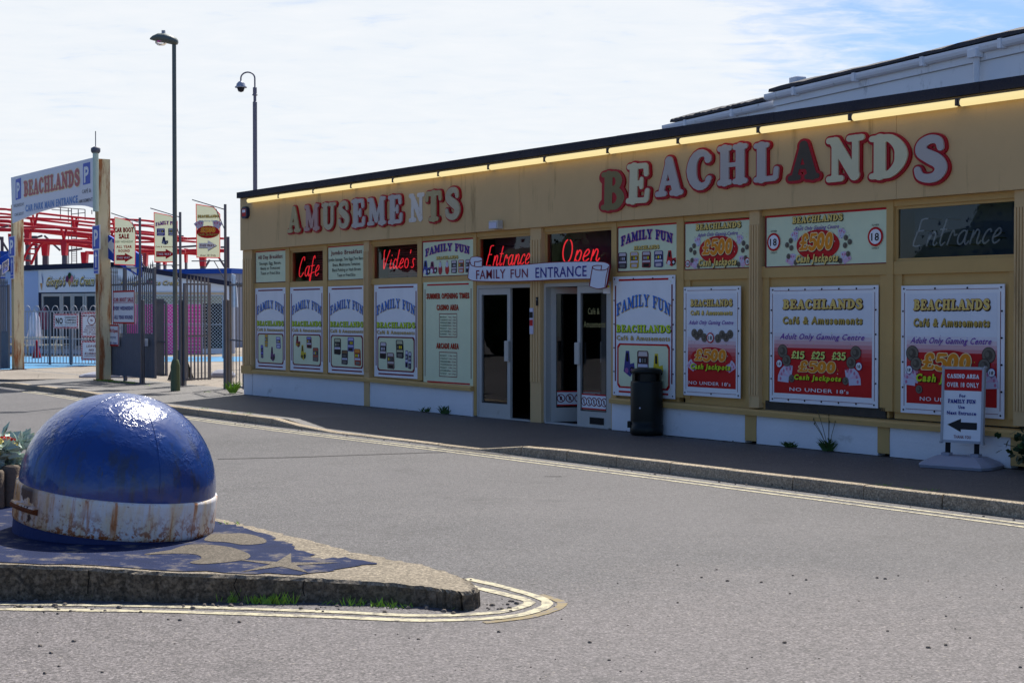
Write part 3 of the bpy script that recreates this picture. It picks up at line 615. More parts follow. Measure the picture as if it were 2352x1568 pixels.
# inside, dimly seen through the doors
def inside(name, label, cat, x, y, w_, h, c):
    m = MB(); k = mat('cabinet ' + name + str(c), c, .4, .1); m.cbox(-w_ / 2, w_ / 2, 0, .6, 0, h, k, .04); m.box(-w_ / 2 + .06, w_ / 2 - .06, -.01, 0, h * .55, h * .85, BLACK); m.box(-w_ / 2 + .04, w_ / 2 - .04, -.18, 0, h * .42, h * .48, M_RUB)
    thing(name, label, cat, FA.m @ Matrix.Translation((x, y, .012)), None, m)
inside('arcade_cabinet', 'dark red arcade cabinet dimly seen inside the open doorway', 'arcade machine', 9.55, 2.3, .7, 1.75, (70, 20, 20))
# ---------------------------------------------------------------- tube lights under the roof edge
M_TUBE = mat('lit tube', (255, 232, 166), emit=.64)
tx = [572, 645.5, 725.5, 812.5, 908.5, 1013, 1128, 1257, 1402, 1563.5, 1747.5, 1958, 2204, 2500]
tz = [3.975] * 14
side_ = ['first tube light from the left end, above the round alarm box', 'second tube light from the left, above blank wall before the letter A', 'third tube light from the left, above the letters M and U of AMUSEMENTS', 'fourth tube light from the left, above the letters S, E and M', 'fifth tube light from the left, above the peeling letter N', 'sixth tube light from the left, past the end of the AMUSEMENTS letters', 'seventh tube light from the left, above the small floodlight over the doors', 'eighth tube light from the left, above the blank wall over the Open window', 'ninth tube light from the left, just before the large dim letter B', 'tenth tube light from the left, above the grey letters A and C', 'eleventh tube light from the left, above the letters H and L', 'fourth tube light from the right, over the brown letter A and the N', 'long tube light at the right edge of the photo, past the last S']
side_[11] = 'twelfth tube light from the left, over the brown letter A and final N, D, S'
side_[12] = 'thirteenth tube light from the left, cut off by the right edge of the photo'
for i in range(13):
    a, b = S(tx[i], .17), S(tx[i + 1], .17); L_ = b - a - .035; mx = FA.m @ Matrix.Translation((a, -.19, 3.975))
    t = thing('tube_light', side_[i], 'light', mx, 'fluorescent tube lights under the roof edge')
    m = MB(); m.tube([(.03, 0, 0), (L_ - .01, 0, 0)], .043, M_TUBE, 12); m.build('tube', t)
    m = MB(); m.box(.0, L_ + .02, .045, .09, .0, .06, M_BATT); m.box(0, .026, -.03, .045, -.03, .05, M_BATT); m.box(L_ - .006, L_ + .02, -.03, .045, -.03, .05, M_BATT); m.build('batten', t)
# ---------------------------------------------------------------- raised letters
M_REDL = mat('red sign backing', (168, 22, 34), .4, .1, 3.); 
LC = {k: mat('letter ' + k, c, .4, v, 5., grime=gr) for k, c, v, gr in (
    ('tan', (172, 156, 112), .1, ((196, 186, 150), (9, 9, 9), .55, .7)), ('pink', (176, 140, 134), .08, None), ('buff', (182, 170, 140), .1, ((160, 142, 100), (6, 6, 6), .55, .8)),
    ('grey', (180, 173, 168), .05, None), ('cream', (206, 200, 166), .06, None), ('olive', (124, 112, 72), .1, None), ('brown', (76, 66, 56), .1, None), ('peel', (210, 204, 196), .08, ((170, 150, 110), (14, 14, 8), .56, .9)), ('gry2', (170, 162, 140), .1, None))}
def raised(name, label, word, boxes, cols, tilt):
    root = thing(name, label, 'sign', FA.m @ Matrix.Translation((S(boxes[0][0], .1), -.10, Zf(boxes[0][0], boxes[0][3], .1))))
    rx, rz = S(boxes[0][0], .1), Zf(boxes[0][0], boxes[0][3], .1)
    for ch, bx, c, tl in zip(word, boxes, cols, tilt):
        x0, x1 = S(bx[0], .1) - rx, S(bx[2], .1) - rx; xc = (bx[0] + bx[2]) / 2; z1, z0 = Zf(xc, bx[1], .1) - rz, Zf(xc, bx[3], .1) - rz
        xs, ys, D, tw = word_field(ch, 44); lv = .05; flat = c in ('peel',)
        vs, fs, sg = contour_mesh(xs, ys, D, lv); gx0 = min(v[0] for v in vs); gx1 = max(v[0] for v in vs); gy0 = min(v[1] for v in vs); gy1 = max(v[1] for v in vs)
        def f(x, y):
            X = (x - gx0) / (gx1 - gx0) * (x1 - x0) + x0; Z = (y - gy0) / (gy1 - gy0) * (z1 - z0) + z0; return X + (Z - (z0 + z1) / 2) * tl, Z - (X - (x0 + x1) / 2) * tl * .4
        def solid(level, y0, y1, face, edge, dx=0, dz=0, kk=1):
            m = MB(); vs, fs, sg = contour_mesh(xs, ys, D, level); P = [((a - (x0 + x1) / 2) * kk + (x0 + x1) / 2, (b - (z0 + z1) / 2) * kk + (z0 + z1) / 2) for a, b in (f(*v) for v in vs)]
            m.add([(a + dx, y1, b + dz) for a, b in P], fs, face)
            m.add([(a + dx, y0, b + dz) for a, b in P] + [(a + dx, y1, b + dz) for a, b in P], [(a, b, b + len(P), a + len(P)) for a, b in sg], edge); return m
        if flat:
            o = solid(.0, -.001, -.012, LC[c], LC[c]).build('letter', root); o['label'] = 'bare letter without red edge, white paint peeling'; continue
        dim = c in ('olive', 'brown'); o = solid(.13 if c == 'olive' else (.06 if dim else lv), -.001, -.03, M_REDL, M_REDL, kk=.87 if c == 'olive' else 1).build('letter', root)
        dim = c in ('olive', 'brown'); dx = 0.002; dz = .004
        solid(-.006 if not dim else -.006, -.03, -.052 if not dim else -.034, LC[c], LC[c] if not dim else M_REDL, dx, dz).build('letter_face', o)
        if dim: o['label'] = 'dim letter whose raised face has come off'
def bxs(l, ox, oy, k): return [(ox + a * k, oy + b * k, ox + c * k, oy + d * k) for a, b, c, d in l]
raised('raised_letter_sign', 'smaller row of raised letters reading AMUSEMENTS with a peeling white N', 'AMUSEMENTS', bxs([(25, 350, 218, 732), (243, 322, 455, 714), (465, 298, 668, 692), (676, 280, 838, 676), (845, 248, 1042, 668), (1046, 228, 1308, 646), (1310, 198, 1520, 624), (1556, 180, 1776, 586), (1786, 142, 2022, 596), (2036, 104, 2256, 570)], 658.6, 407.7, .18),
       ['tan', 'pink', 'buff', 'buff', 'grey', 'grey', 'grey', 'peel', 'tan', 'buff'], [0] * 10)
raised('raised_letter_sign', 'larger row of raised letters in an arched line on the right, one brown letter A', 'BEACHLANDS', bxs([(86, 286, 256, 566), (250, 236, 418, 528), (430, 200, 626, 482), (626, 158, 804, 440), (818, 120, 1030, 412), (1044, 104, 1226, 394), (1252, 102, 1478, 380), (1496, 70, 1764, 386), (1762, 52, 2036, 374), (2044, 64, 2282, 396)], 1348.5, 282.2, .36667),
       ['olive', 'cream', 'grey', 'grey', 'grey', 'grey', 'brown', 'cream', 'cream', 'grey'], [.03, .05, 0, 0, 0, 0, 0, 0, 0, 0])
# ---------------------------------------------------------------- neon script signs
NS = {
 'a': (.55, [[(.42, .45), (.28, .5), (.1, .36), (.06, .12), (.17, 0), (.32, .14), (.43, .5), (.37, .12), (.44, 0), (.55, .12)]]),
 'n': (.55, [[(.06, 0), (.16, .5), (.13, .22), (.3, .5), (.42, .42), (.36, .1), (.43, 0), (.54, .12)]]),
 't': (.4, [[(.3, .95), (.2, .58), (.12, .15), (.19, 0), (.34, .12)], [(.06, .58), (.36, .58)]]),
 'r': (.45, [[(.05, 0), (.17, .4), (.27, .52), (.32, .4), (.34, .34), (.45, .38)]]),
 'c': (.42, [[(.38, .38), (.34, .5), (.18, .42), (.06, .15), (.15, 0), (.34, .12)]]),
 'e': (.45, [[(.06, .2), (.28, .28), (.38, .42), (.29, .52), (.14, .38), (.06, .14), (.17, 0), (.38, .12)]]),
 'E': (.62, [[(.6, 1), (.32, .97), (.24, .65), (.2, .56)], [(.48, .57), (.2, .55), (.14, .4), (.06, .04), (.42, .03)]]),
 'O': (.72, [arc(.34, .5, .27, .5, 100, 430, 18)]),
 'p': (.52, [[(.02, -.28), (.16, .35), (.2, .5), (.17, .3), (.32, .5), (.44, .4), (.38, .12), (.25, .02), (.13, .12)]]),
 'C': (.6, [[(.52, .78), (.5, .97), (.3, .88), (.1, .4), (.12, .04), (.3, 0), (.5, .2)]]),
 'f': (.42, [[(.36, .86), (.32, 1), (.2, .85), (.12, .3), (.04, -.28), (-.02, -.12), (.12, .12), (.38, .2)], [(.02, .5), (.34, .52)]]),
 'V': (.62, [[(.12, 1), (.04, .96), (.06, .5), (.12, 0), (.35, .55), (.56, 1)]]),
 'i': (.3, [[(.13, .5), (.06, .12), (.12, 0), (.27, .12)], [(.17, .68), (.18, .74)]]),
 'd': (.58, [[(.36, .42), (.2, .5), (.06, .25), (.12, 0), (.32, .14)], [(.52, 1), (.36, .14), (.43, 0), (.57, .12)]]),
 'o': (.46, [arc(.23, .25, .16, .25, 90, 440, 12)]), "'": (.16, [[(.08, .95), (.04, .75)]]),
 's': (.36, [[(.04, .06), (.16, 0), (.26, .12), (.17, .3), (.2, .47), (.34, .44)]]),
}
M_NEON = mat('lit red neon', (255, 48, 60), emit=.8); M_NEONOFF = mat('unlit glass tube', (246, 248, 250), .3, .05)
def neon(label, word, box, sep, m, slant=.16, r=.0075):
    x0, y0, x1, y1 = box; z1, z0 = Zf((x0 + x1) / 2, y0, -.12), Zf((x0 + x1) / 2, y1, -.12); a, b = S(x0, -.12), S(x1, -.12); tw = sum(NS[c][0] for c in word); kx = (b - a - slant * (z1 - z0)) / tw; kz_ = (z1 - z0)
    root = thing('neon_sign', label, 'neon sign', FA.m @ Matrix.Translation((a, .12, z0))); mb = MB(); x = 0; clips = MB()
    for c in word:
        for s_ in NS[c][1]:
            q = smooth(s_, 5); mb.tube([((x + p[0]) * kx + slant * p[1] * kz_, 0, p[1] * kz_) for p in q], r, m, 7)
            p = s_[0]; clips.tube([((x + p[0]) * kx + slant * p[1] * kz_, .0, p[1] * kz_), ((x + p[0]) * kx + slant * p[1] * kz_, .24, p[1] * kz_)], .007, M_RUB, 5)
        x += NS[c][0]
    mb.build('glass_tube', root); clips.build('tube_support', root)
neon('lit red neon script reading Cafe', 'Cafe', (685, 588, 737, 634), 0, M_NEON)
neon("lit red neon script reading Video's", "Video's", (879, 573, 956, 616), 0, M_NEON)
neon('lit red neon script reading Entrance above the white scroll banner', 'Entrance', (1116, 562, 1221, 609), 0, M_NEON)
neon('lit red neon script reading Open above the right end of the scroll banner', 'Open', (1288, 548, 1382, 601), 0, M_NEON, r=.0095)
neon('unlit grey neon script reading Entrance in the far right window', 'Entrance', (2094, 498, 2308, 562), 0, M_NEONOFF, r=.010)
# ---------------------------------------------------------------- posters on the shopfront
def poster(name, label, pxa, pxb, z0, z1, draw, bg, y=.008, t=.012, group=None, screws=0, cat='sign'):
    x0, x1 = S(pxa), S(pxb); root = thing(name, label, cat, FA.m @ Matrix.Translation((x0, y, z0)), group)
    b = MB(); b.box(0, x1 - x0, -t, 0, 0, z1 - z0, bg)
    b.build('panel', root)
    pr = MB(); p = Print(pr, 0, 0, x1 - x0, z1 - z0, -t); draw(p); pr.build('print', root)
    if screws:
        sc_ = MB(); wd, ht = x1 - x0, z1 - z0
        pts = [(wd * k / screws * .94 + wd * .03, zz) for k in range(screws + 1) for zz in (.035, ht - .035)] + [(xx, ht * k / 5) for k in range(1, 5) for xx in (.03, wd - .03)]
        for a, c in pts: sc_.add([(a + .013 * math.cos(i), -t - .003 - (.004 if i % 2 else 0), c + .013 * math.sin(i)) for i in range(6)], [(0, 1, 2, 3, 4, 5)], BLACK)
        sc_.build('screws', root)
    return root
def machine(p, u, v, w, h, c, c2, lean=0, seed=0):
    """a small printed picture of an arcade cabinet"""
    R = random.Random(seed); k = ink('print %d %d %d' % c, c); k2 = ink('print %d %d %d' % c2, c2)
    q = lambda a, b: (u + a * w + lean * b * w, v + b * h)
    p.poly([q(-.5, -.46), q(.36, -.5), q(.5, -.42), q(.5, .4), q(.4, .5), q(-.42, .5), q(-.5, .44)], k, 2)
    p.poly([q(-.4, .28), q(.4, .28), q(.36, .46), q(-.36, .46)], k2, 3)
    p.poly([q(-.36, .0), q(.36, .0), q(.38, .22), q(-.38, .22)], BLACK, 3)
    for i in range(3): p.poly([q(-.3 + .22 * i, .03), q(-.16 + .22 * i, .03), q(-.16 + .22 * i, .19), q(-.3 + .22 * i, .19)], R.choice([k2, LILAC, YELLOW, GREY]), 4)
    p.poly([q(-.44, -.16), q(.44, -.16), q(.4, -.04), q(-.4, -.04)], k2 if R.random() < .5 else LILAC, 3)
    p.poly([q(-.32, -.42), q(.3, -.42), q(.3, -.24), q(-.32, -.24)], R.choice([BLACK, k2, GREY]), 3)
def ride(p, u, v, w, h, c, c2):
    """a small printed picture of a child's ride"""
    k = ink('print %d %d %d' % c, c); k2 = ink('print %d %d %d' % c2, c2); q = lambda a, b: (u + a * w, v + b * h)
    p.poly([q(-.5, -.3), q(.1, -.5), q(.5, -.2), q(.45, .05), q(.1, .0), q(.0, .5), q(-.3, .5), q(-.4, .1)], k, 2); p.poly([q(-.26, .1), q(-.04, .08), q(-.08, .42), q(-.26, .42)], BLACK, 3)
    p.ell(*q(-.22, -.26), abs(w) * p.w * .16, abs(w) * p.w * .16, k2, 3); p.ell(*q(.26, -.24), abs(w) * p.w * .2, abs(w) * p.w * .2, BLACK, 3); p.ell(*q(.26, -.24), abs(w) * p.w * .1, abs(w) * p.w * .1, k2, 4)
PICS = {
 0: [('m', -.34, -.12, .1, .5, (60, 50, 130), (120, 120, 200)), ('m', -.16, .28, .13, .5, (150, 140, 130), (200, 160, 40)), ('r', .1, -.2, .18, .55, (100, 60, 110), (70, 50, 60)), ('m', .33, .22, .17, .44, (90, 90, 160), (190, 190, 220))],
 1: [('r', -.32, .28, .17, .42, (140, 40, 50), (200, 160, 40)), ('r', -.12, -.1, .2, .55, (200, 180, 40), (70, 60, 30)), ('m', .1, .26, .18, .42, (120, 50, 60), (120, 130, 200)), ('m', .34, -.15, .2, .5, (110, 90, 84), (170, 80, 60))],
 2: [('m', -.3, .16, .22, .58, (30, 30, 34), (180, 180, 150)), ('m', -.06, -.2, .2, .5, (60, 54, 60), (120, 90, 60)), ('m', .14, .24, .2, .5, (90, 90, 150), (180, 180, 220)), ('m', .36, -.18, .2, .58, (170, 60, 30), (220, 140, 50))],
 3: [('m', -.36, .1, .18, .56, (60, 44, 50), (200, 190, 200)), ('m', -.14, -.22, .2, .54, (110, 84, 80), (190, 180, 180)), ('m', .12, .16, .2, .6, (30, 30, 34), (180, 180, 150)), ('m', .31, -.14, .07, .56, (70, 50, 120), (200, 200, 220)), ('m', .4, -.18, .08, .56, (50, 44, 80), (190, 190, 210))],
 4: [('r', -.28, .05, .22, .66, (60, 60, 130), (150, 90, 150)), ('m', .0, .08, .22, .62, (90, 60, 60), (200, 190, 190)), ('r', .3, .02, .2, .62, (214, 190, 40), (60, 54, 30))],
}
def family(k):
    def d(p):
        p.rect(.10, .962, .90, .978, MAROON if k < 4 else RED); p.rect(.10, .026, .90, .042, MAROON if k < 4 else RED)
        p.rect(.035, .12, .055, .925, MAROON); p.rect(.945, .12, .965, .925, MAROON)
        for a, s_ in ((.06, 1), (.94, -1)):
            for b in (.945, .075): p.poly([(a - .02, b - .012), (a + .012, b + .004), (a + .03 * s_, b + .016), (a, b + .002)], CREAM, 2)
        p.text('FAMILY FUN', .5, .765, .88, .105, BLUE, arch=.8, fat=True, shadow=(OCHRE, .03, -.05), res=26, lv=-.03)
        p.text('BEACHLANDS', .5, .565, .88, .062, LIME, fat=True, shadow=(GREEN, .05, -.08), res=24, lv=-.008)
        p.text('Café & Amusements', .5, .487, .86, .04, OCHRE, bold=.03, shadow=(LILAC, .06, -.06))
        c = .025; ca = c * p.h / p.w
        def octo(u0, v0, u1, v1, m, l): p.poly([(u0 + ca, v0), (u1 - ca, v0), (u1, v0 + c), (u1, v1 - c), (u1 - ca, v1), (u0 + ca, v1), (u0, v1 - c), (u0, v0 + c)], m, l)
        octo(.075, .065, .925, .44, MAROON if k < 4 else RED, 1); octo(.1, .08, .9, .425, CREAM, 1.5)
        for i, (kd, u, v, w_, h_, c1, c2) in enumerate(PICS[k]):
            (lambda *a: machine(*a, random.uniform(-.1, .1), i + 5 * k) if kd == 'm' else ride(*a))(p, .5 + u * .8, .2525 + v * .34, w_ * .84, h_ * .33, c1, c2)
    return d
fam = 'family fun posters in the lower windows'
where = ['family fun poster under the All Day Breakfast sign, leftmost with a purple ride picture', 'family fun poster under the neon Cafe window, with a yellow ride picture', 'family fun poster under the Jumbo Breakfast sign, with four fruit machine pictures', "family fun poster under the neon Video's window, wider and next to opening times", 'family fun poster screwed to the wall behind the black litter bin']
for k, (a, b, z0, z1) in enumerate(((587, 657, .555, 2.195), (667, 743.5, .56, 2.19), (754, 841, .56, 2.185), (860, 961, .545, 2.185), (1411, 1553.5, .50, 2.195))):
    poster('family_poster', where[k], a, b, z0, z1, family(k), WHITE, y=.008 if k < 4 else -.014, group=fam, screws=3 if k == 4 else 0)
def times(p):
    p.rect(.08, .965, .92, .98, RED); p.rect(.08, .022, .94, .037, RED); p.rect(.03, .08, .042, .93, MAROON); p.rect(.958, .08, .97, .93, MAROON)
    p.text('SUMMER OPENING TIMES', .5, .865, .86, .052, mat('ink rust red', (176, 50, 28), .5, .04), bold=.035, shadow=(BROWN, .06, -.05)); r = MATS['ink rust red']
    p.text('CASINO AREA', .5, .755, .44, .052, r, bold=.035, shadow=(BROWN, .06, -.05)); p.text('ARCADE AREA', .5, .385, .45, .052, r, bold=.035, shadow=(BROWN, .06, -.05))
    for v0, v1 in ((.465, .695), (.085, .325)):
        p.frame(.33, v0, .69, v1, .012, MAROON); n = 7
        for i, (dname, t) in enumerate(zip(('MONDAY', 'TUESDAY', 'WEDNESDAY', 'THURSDAY', 'FRIDAY', 'SATURDAY', 'SUNDAY'), ['9am - 10pm'] * 7 if v0 > .3 else ['11.30am - 5.30pm', '11.30am - 5.30pm', '9am - 5.30pm', '11.30am - 5.30pm', '11.30am - 5.30pm', '9am - 5.30pm', '9am - 5.30pm'])):
            v = v1 - .035 - i * (v1 - v0 - .05) / 6.6; p.text(dname, .355 + .011 * len(dname), v, .022 * len(dname), .013, GREEN, bold=.015); p.text(t, .6, v, .15, .013, MAROON, bold=.015)
poster('opening_times_poster', 'pale green summer opening times poster beside the left door', 973, 1087, .465, 2.205, times, CREAM)
def breakfast(title, lines, wd):
    def d(p):
        p.rect(0, .97, 1, 1, RED); p.rect(0, 0, 1, .012, MAROON); p.rect(0, .012, .012, .97, MAROON)
        p.text(title, .5, .81, .82, .125, MAROON, bold=.012)
        for i, (l, w_) in enumerate(zip(lines, wd)): p.text(l, .5, .61 - i * .155, w_, .095, BLACK, bold=.008)
    return d
poster('breakfast_sign', 'pale sign headed All Day Breakfast', 588, 657, 2.305, 2.945, breakfast('All Day Breakfast', ['Sausage, Egg, Bacon,', 'Beans or Tomatoes', 'Toast or Fried Slice'], [.72, .64, .64]), CREAM)
poster('breakfast_sign', 'pale sign headed Jumbo Breakfast', 754, 841, 2.30, 2.935, breakfast('Jumbo Breakfast', ['Jumbo Sausage, Two Eggs,Two Bacon', 'Beans, Mushrooms,Tomatoes', 'Black Pudding or Hash Brown', 'Toast or Fried Slice'], [.95, .72, .75, .48]), CREAM)
def funpanel(k):
    def d(p):
        p.rect(0, .965, 1, 1, RED); p.rect(0, 0, 1, .02, MAROON); p.rect(0, .02, .015, .965, MAROON)
        p.text('FAMILY FUN', .5, .74, .88, .21, DKBLUE, arch=.62, fat=True, outline=(ink('glow pink', (206, 120, 150)), .035), res=26, lv=-.015); p.text('BEACHLANDS', .5, .515, .43, .085, GOLD, fat=True, shadow=(BLACK, .1, -.12), res=18)
        cs = [[(60, 70, 150), (150, 60, 110), (170, 50, 60), (190, 40, 40), (50, 50, 60), (190, 90, 40), (80, 84, 100)], [(70, 56, 60), (190, 150, 40), (120, 50, 54), (60, 60, 110), (190, 30, 36)]][k]; n = len(cs)
        for i, c in enumerate(cs):
            u = .09 + .82 * i / (n - 1)
            if (k, i) in ((0, 0), (0, 1), (1, 4)): ride(p, u, .25, .16, .34 if i else .42, c, (220, 220, 226))
            elif (k, i) in ((0, 2), (0, 3)): p.ell(u, .18, .06, .08, ink('print %d %d %d' % c, c), 2); p.ell(u, .32, .035, .05, LILAC, 3); p.rect(u - .012, .28, u + .012, .42, ink('print %d %d %d' % c, c), 2)
            else: machine(p, u, .25, .75 / n, .36, c, (190, 180, 190), 0, i + 40)
    return d
poster('fun_panel', 'family fun panel with purple arched letters left of the neon Entrance window', 971, 1087.5, 2.295, 2.905, funpanel(0), CREAM, group='family fun panels')
poster('fun_panel', 'family fun panel with purple arched letters above the litter bin poster', 1419, 1555, 2.26, 2.91, funpanel(1), CREAM, group='family fun panels')
def badge(p, u, v, r, small=False, l=5):
    p.ell(u, v, r, r * 1.0, RED if not small else DKBLUE, l, 24); p.ell(u, v, r * .76 if not small else r * .88, r * .76 if not small else r * .88, WHITE, l + 1, 24)
    p.text('18', u, v, r * 1.0 / p.w, r * .8 / p.h, BLACK, bold=.012, l=l + 3, ital=.15 if small else 0)
def notes(p, u, v, s_, flip, n=4, l=2):
    s_ *= .68
    for i in range(n):
        a = rad(100 - 24 * i) if not flip else rad(80 + 24 * i); dx, dz = math.cos(a), math.sin(a); w_ = s_ * .42
        pts = [(-dz * w_ * .5, dx * w_ * .5), (dz * w_ * .5, -dx * w_ * .5), (dz * w_ * .5 + dx * s_, -dx * w_ * .5 + dz * s_), (-dz * w_ * .5 + dx * s_, dx * w_ * .5 + dz * s_)]
        p.poly([(u + a_ / p.w, v + b_ / p.h) for a_, b_ in pts], NOTE if i % 2 else LILAC, l + i * .2)
        p.ell(u + dx * s_ * .75 / p.w, v + dz * s_ * .75 / p.h, w_ * .22, w_ * .3, ink('note red', (190, 120, 150)), l + i * .2 + .1, 10)
def coin(p, u, v, r, l=3): p.ell(u, v, r, r, BLACK, l, 18); p.ell(u, v, r * .93, r * .93, COIN, l + .3, 18); p.ell(u, v, r * .6, r * .6, ink('coin dark', (84, 76, 66)), l + .6, 14); p.ell(u - .2 * r / p.w, v + .1 * r / p.h, r * .3, r * .36, COIN, l + .9, 8)
def confetti(p, u0, v0, u1, v1, n, r, l=2.5):
    for i in range(n): p.ell(random.uniform(u0, u1), random.uniform(v0, v1), r, r, random.choice([DKBLUE, GREY, PURPLE, LIME, BLUE, WHITE]), l, 6)
def jackpot(p, u, v, hw, hh, lime=False):
    """red oval with £500 and the words below; hw, hh in shares of the print"""
    p.ell(u, v, hw * p.w, hh * p.h, RED, 3, 32)
    for i in range(14): p.ell(u + random.choice((-1, 1)) * random.uniform(.6, .85) * hw, v + random.uniform(-.4, .4) * hh, .006, .006, random.choice([YELLOW, WHITE, ORANGE]), 3.4, 6)
    p.text('£500', u - .01, v + hh * .22, hw * 1.55, hh * 1.12, ORANGE, fat=True, ital=.12, outline=(ink('pale orange', (240, 214, 160)), .05), shadow=(BLACK, .05, -.06), res=26, l=7)
    p.text('Cash Jackpots', u, v - hh * .86, hw * 1.95, hh * .5, LIME if lime else GOLD, bold=.05, ital=.2, shadow=(BLACK, .08, -.1), l=11)
def jack(wide):
    def d(p):
        p.rect(0, .965, 1, 1, RED); p.rect(0, 0, 1, .02, MAROON); p.rect(0, .02, .012, .965, MAROON); c = .52 if not wide else .455; k = 1 if not wide else .62
        p.text('BEACHLANDS', c - .005, .885, .68 * k, .125, GOLD, fat=True, ital=.1, outline=(BLACK, .03), shadow=(BLACK, .1, -.1), res=24, l=5)
        confetti(p, c - .4 * k, .45, c + .42 * k, .78, 46, .006)
        p.text('Adult Only Gaming Centre', c - .01, .72, .6 * k, .075, PURPLE, bold=.012, ital=.35)
        for su in (-1, 1):
            notes(p, c + su * .3 * k, .5, .17, su < 0, 3); notes(p, c + su * .34 * k, .05, .19, su < 0, 4)
            for a, b in ((.37, .5), (.42, .42), (.36, .36), (.4, .2), (.3, .08)): coin(p, c + su * a * k, b, .035)
        jackpot(p, c, .395, .29 * k, .285)
        if wide:
            for u in (.078, .917):
                badge(p, u, .49, .115); p.text('OVER', u, .70, .055, .035, BLACK, bold=.004); p.text('ONLY', u, .285, .055, .035, BLACK, bold=.004)
        else: badge(p, .055, .13, .05, l=5); badge(p, .95, .13, .05, l=5)
    return d
poster('jackpot_sign', 'upper cash jackpots sign, the narrower one left of the fluted pilaster', 1573, 1726, 2.255, 2.90, jack(False), CREAM, group='upper cash jackpots signs')
poster('jackpot_sign', 'wide upper cash jackpots sign with round 18 badges at both ends', 1758, 2036.5, 2.25, 2.905, jack(True), CREAM, group='upper cash jackpots signs')
def casino(kind):
    def d(p):
        m = .045; a = m / p.w; c = m / p.h
        p.rect(a * 1.6, 1 - c - .004, 1 - a * 1.6, 1 - c, MAROON); p.rect(a * 1.6, c, 1 - a * 1.6, c + .004, MAROON); t = .008 / p.w; p.rect(a, c * 1.8, a + t, 1 - c * 1.8, MAROON); p.rect(1 - a - t, c * 1.8, 1 - a, 1 - c * 1.8, MAROON)
        u0, u1 = (.08, .925) if kind == 0 else ((.045, .95) if kind == 1 else (.06, .935)); v0, v1 = (.08, .935)
        n = 26
        for i in range(n):                       # the printed fade from red to white is part of the poster's artwork
            f = min(1, max(0, ((i + .5) / n - (.22 if kind == 0 else .28)) / .36)); f = f * f * (3 - 2 * f); col = tuple(int(x + (y - x) * f) for x, y in zip((188, 30, 30), (222, 226, 234)))
            p.rect(u0, v0 + (v1 - v0) * i / n, u1, v0 + (v1 - v0) * (i + 1) / n, ink('fade %d %d %d' % col, col), 1)
        p.text('BEACHLANDS', .5, .85 if kind else .853, .74, .062 if kind == 0 else .082, GOLD, fat=True, ital=.06, outline=(MAROON, .03), shadow=(BLACK, .09, -.1), res=28, l=5)
        p.text('Café & Amusements', .5, .765 if kind == 0 else .715, .74, .042 if kind == 0 else .062, OCHRE if kind else GOLD, bold=.045, ital=.12, shadow=(BLACK, .07, -.1))
        p.text('Adult Only Gaming Centre', .5, .675 if kind == 0 else .575, .78, .038 if kind == 0 else .05, PURPLE, bold=.014, ital=.4)
        if kind == 0:
            for u, v in ((.2, .575), (.25, .55), (.31, .575), (.38, .535), (.62, .53), (.69, .565), (.76, .54), (.83, .57)): coin(p, u, v, .058)
            badge(p, .49, .535, .07, l=5); notes(p, .2, .24, .22, True, 4); notes(p, .8, .24, .22, False, 4); jackpot(p, .5, .355, .36, .095, True)
        elif kind == 1:
            p.rect(.11, .30, .86, .475, RED, 2)
            for u, t in ((.28, '£15'), (.47, '£25'), (.66, '£35')): p.text(t, u, .415, .125, .065, ink('lime cream', (214, 228, 120)), fat=True, ital=.1, shadow=(BLACK, .08, -.08), res=20, l=6)
            for su in (-1, 1):
                coin(p, .47 + su * .34, .445, .085); coin(p, .47 + su * .3, .365, .075, 4); badge(p, .47 + su * .37, .335, .05, True); notes(p, .47 + su * .28, .20, .27, su < 0, 5); coin(p, .47 + su * .25, .21, .05, 3.5)
            jackpot(p, .47, .30, .225, .085, True)
        else:
            p.rect(.1, .3, .88, .48, RED, 2)
            for su in (-1, 1):
                coin(p, .49 + su * .37, .47, .09); coin(p, .49 + su * .33, .39, .08, 4); badge(p, .49 + su * .4, .34, .05, True); notes(p, .49 + su * .34, .24, .25, su < 0, 5); coin(p, .49 + su * .3, .19, .05, 3.5)
            jackpot(p, .47, .385, .31, .116, True)
        p.text("NO UNDER 18's", .48, .12, .74 if kind == 0 else .55, .032, WHITE, bold=.006, l=9)
        confetti(p, u0, .35, u1, .62, 22, .005, 1.5)
    return d
cas = 'white cash jackpots posters low on the right'
poster('casino_poster', 'narrow white cash jackpots poster right of the litter bin', 1573.5, 1704, .565, 2.025, casino(0), WHITE, y=-.014, group=cas, screws=2)
poster('casino_poster', 'wide white cash jackpots poster listing fifteen, twenty five and thirty five pounds', 1768.5, 2017, .55, 2.00, casino(1), WHITE, y=.010, group=cas, screws=6)
poster('casino_poster', 'white cash jackpots poster partly hidden by the pavement sign', 2070, 2307.5, .52, 1.985, casino(2), WHITE, y=.010, group=cas, screws=3)
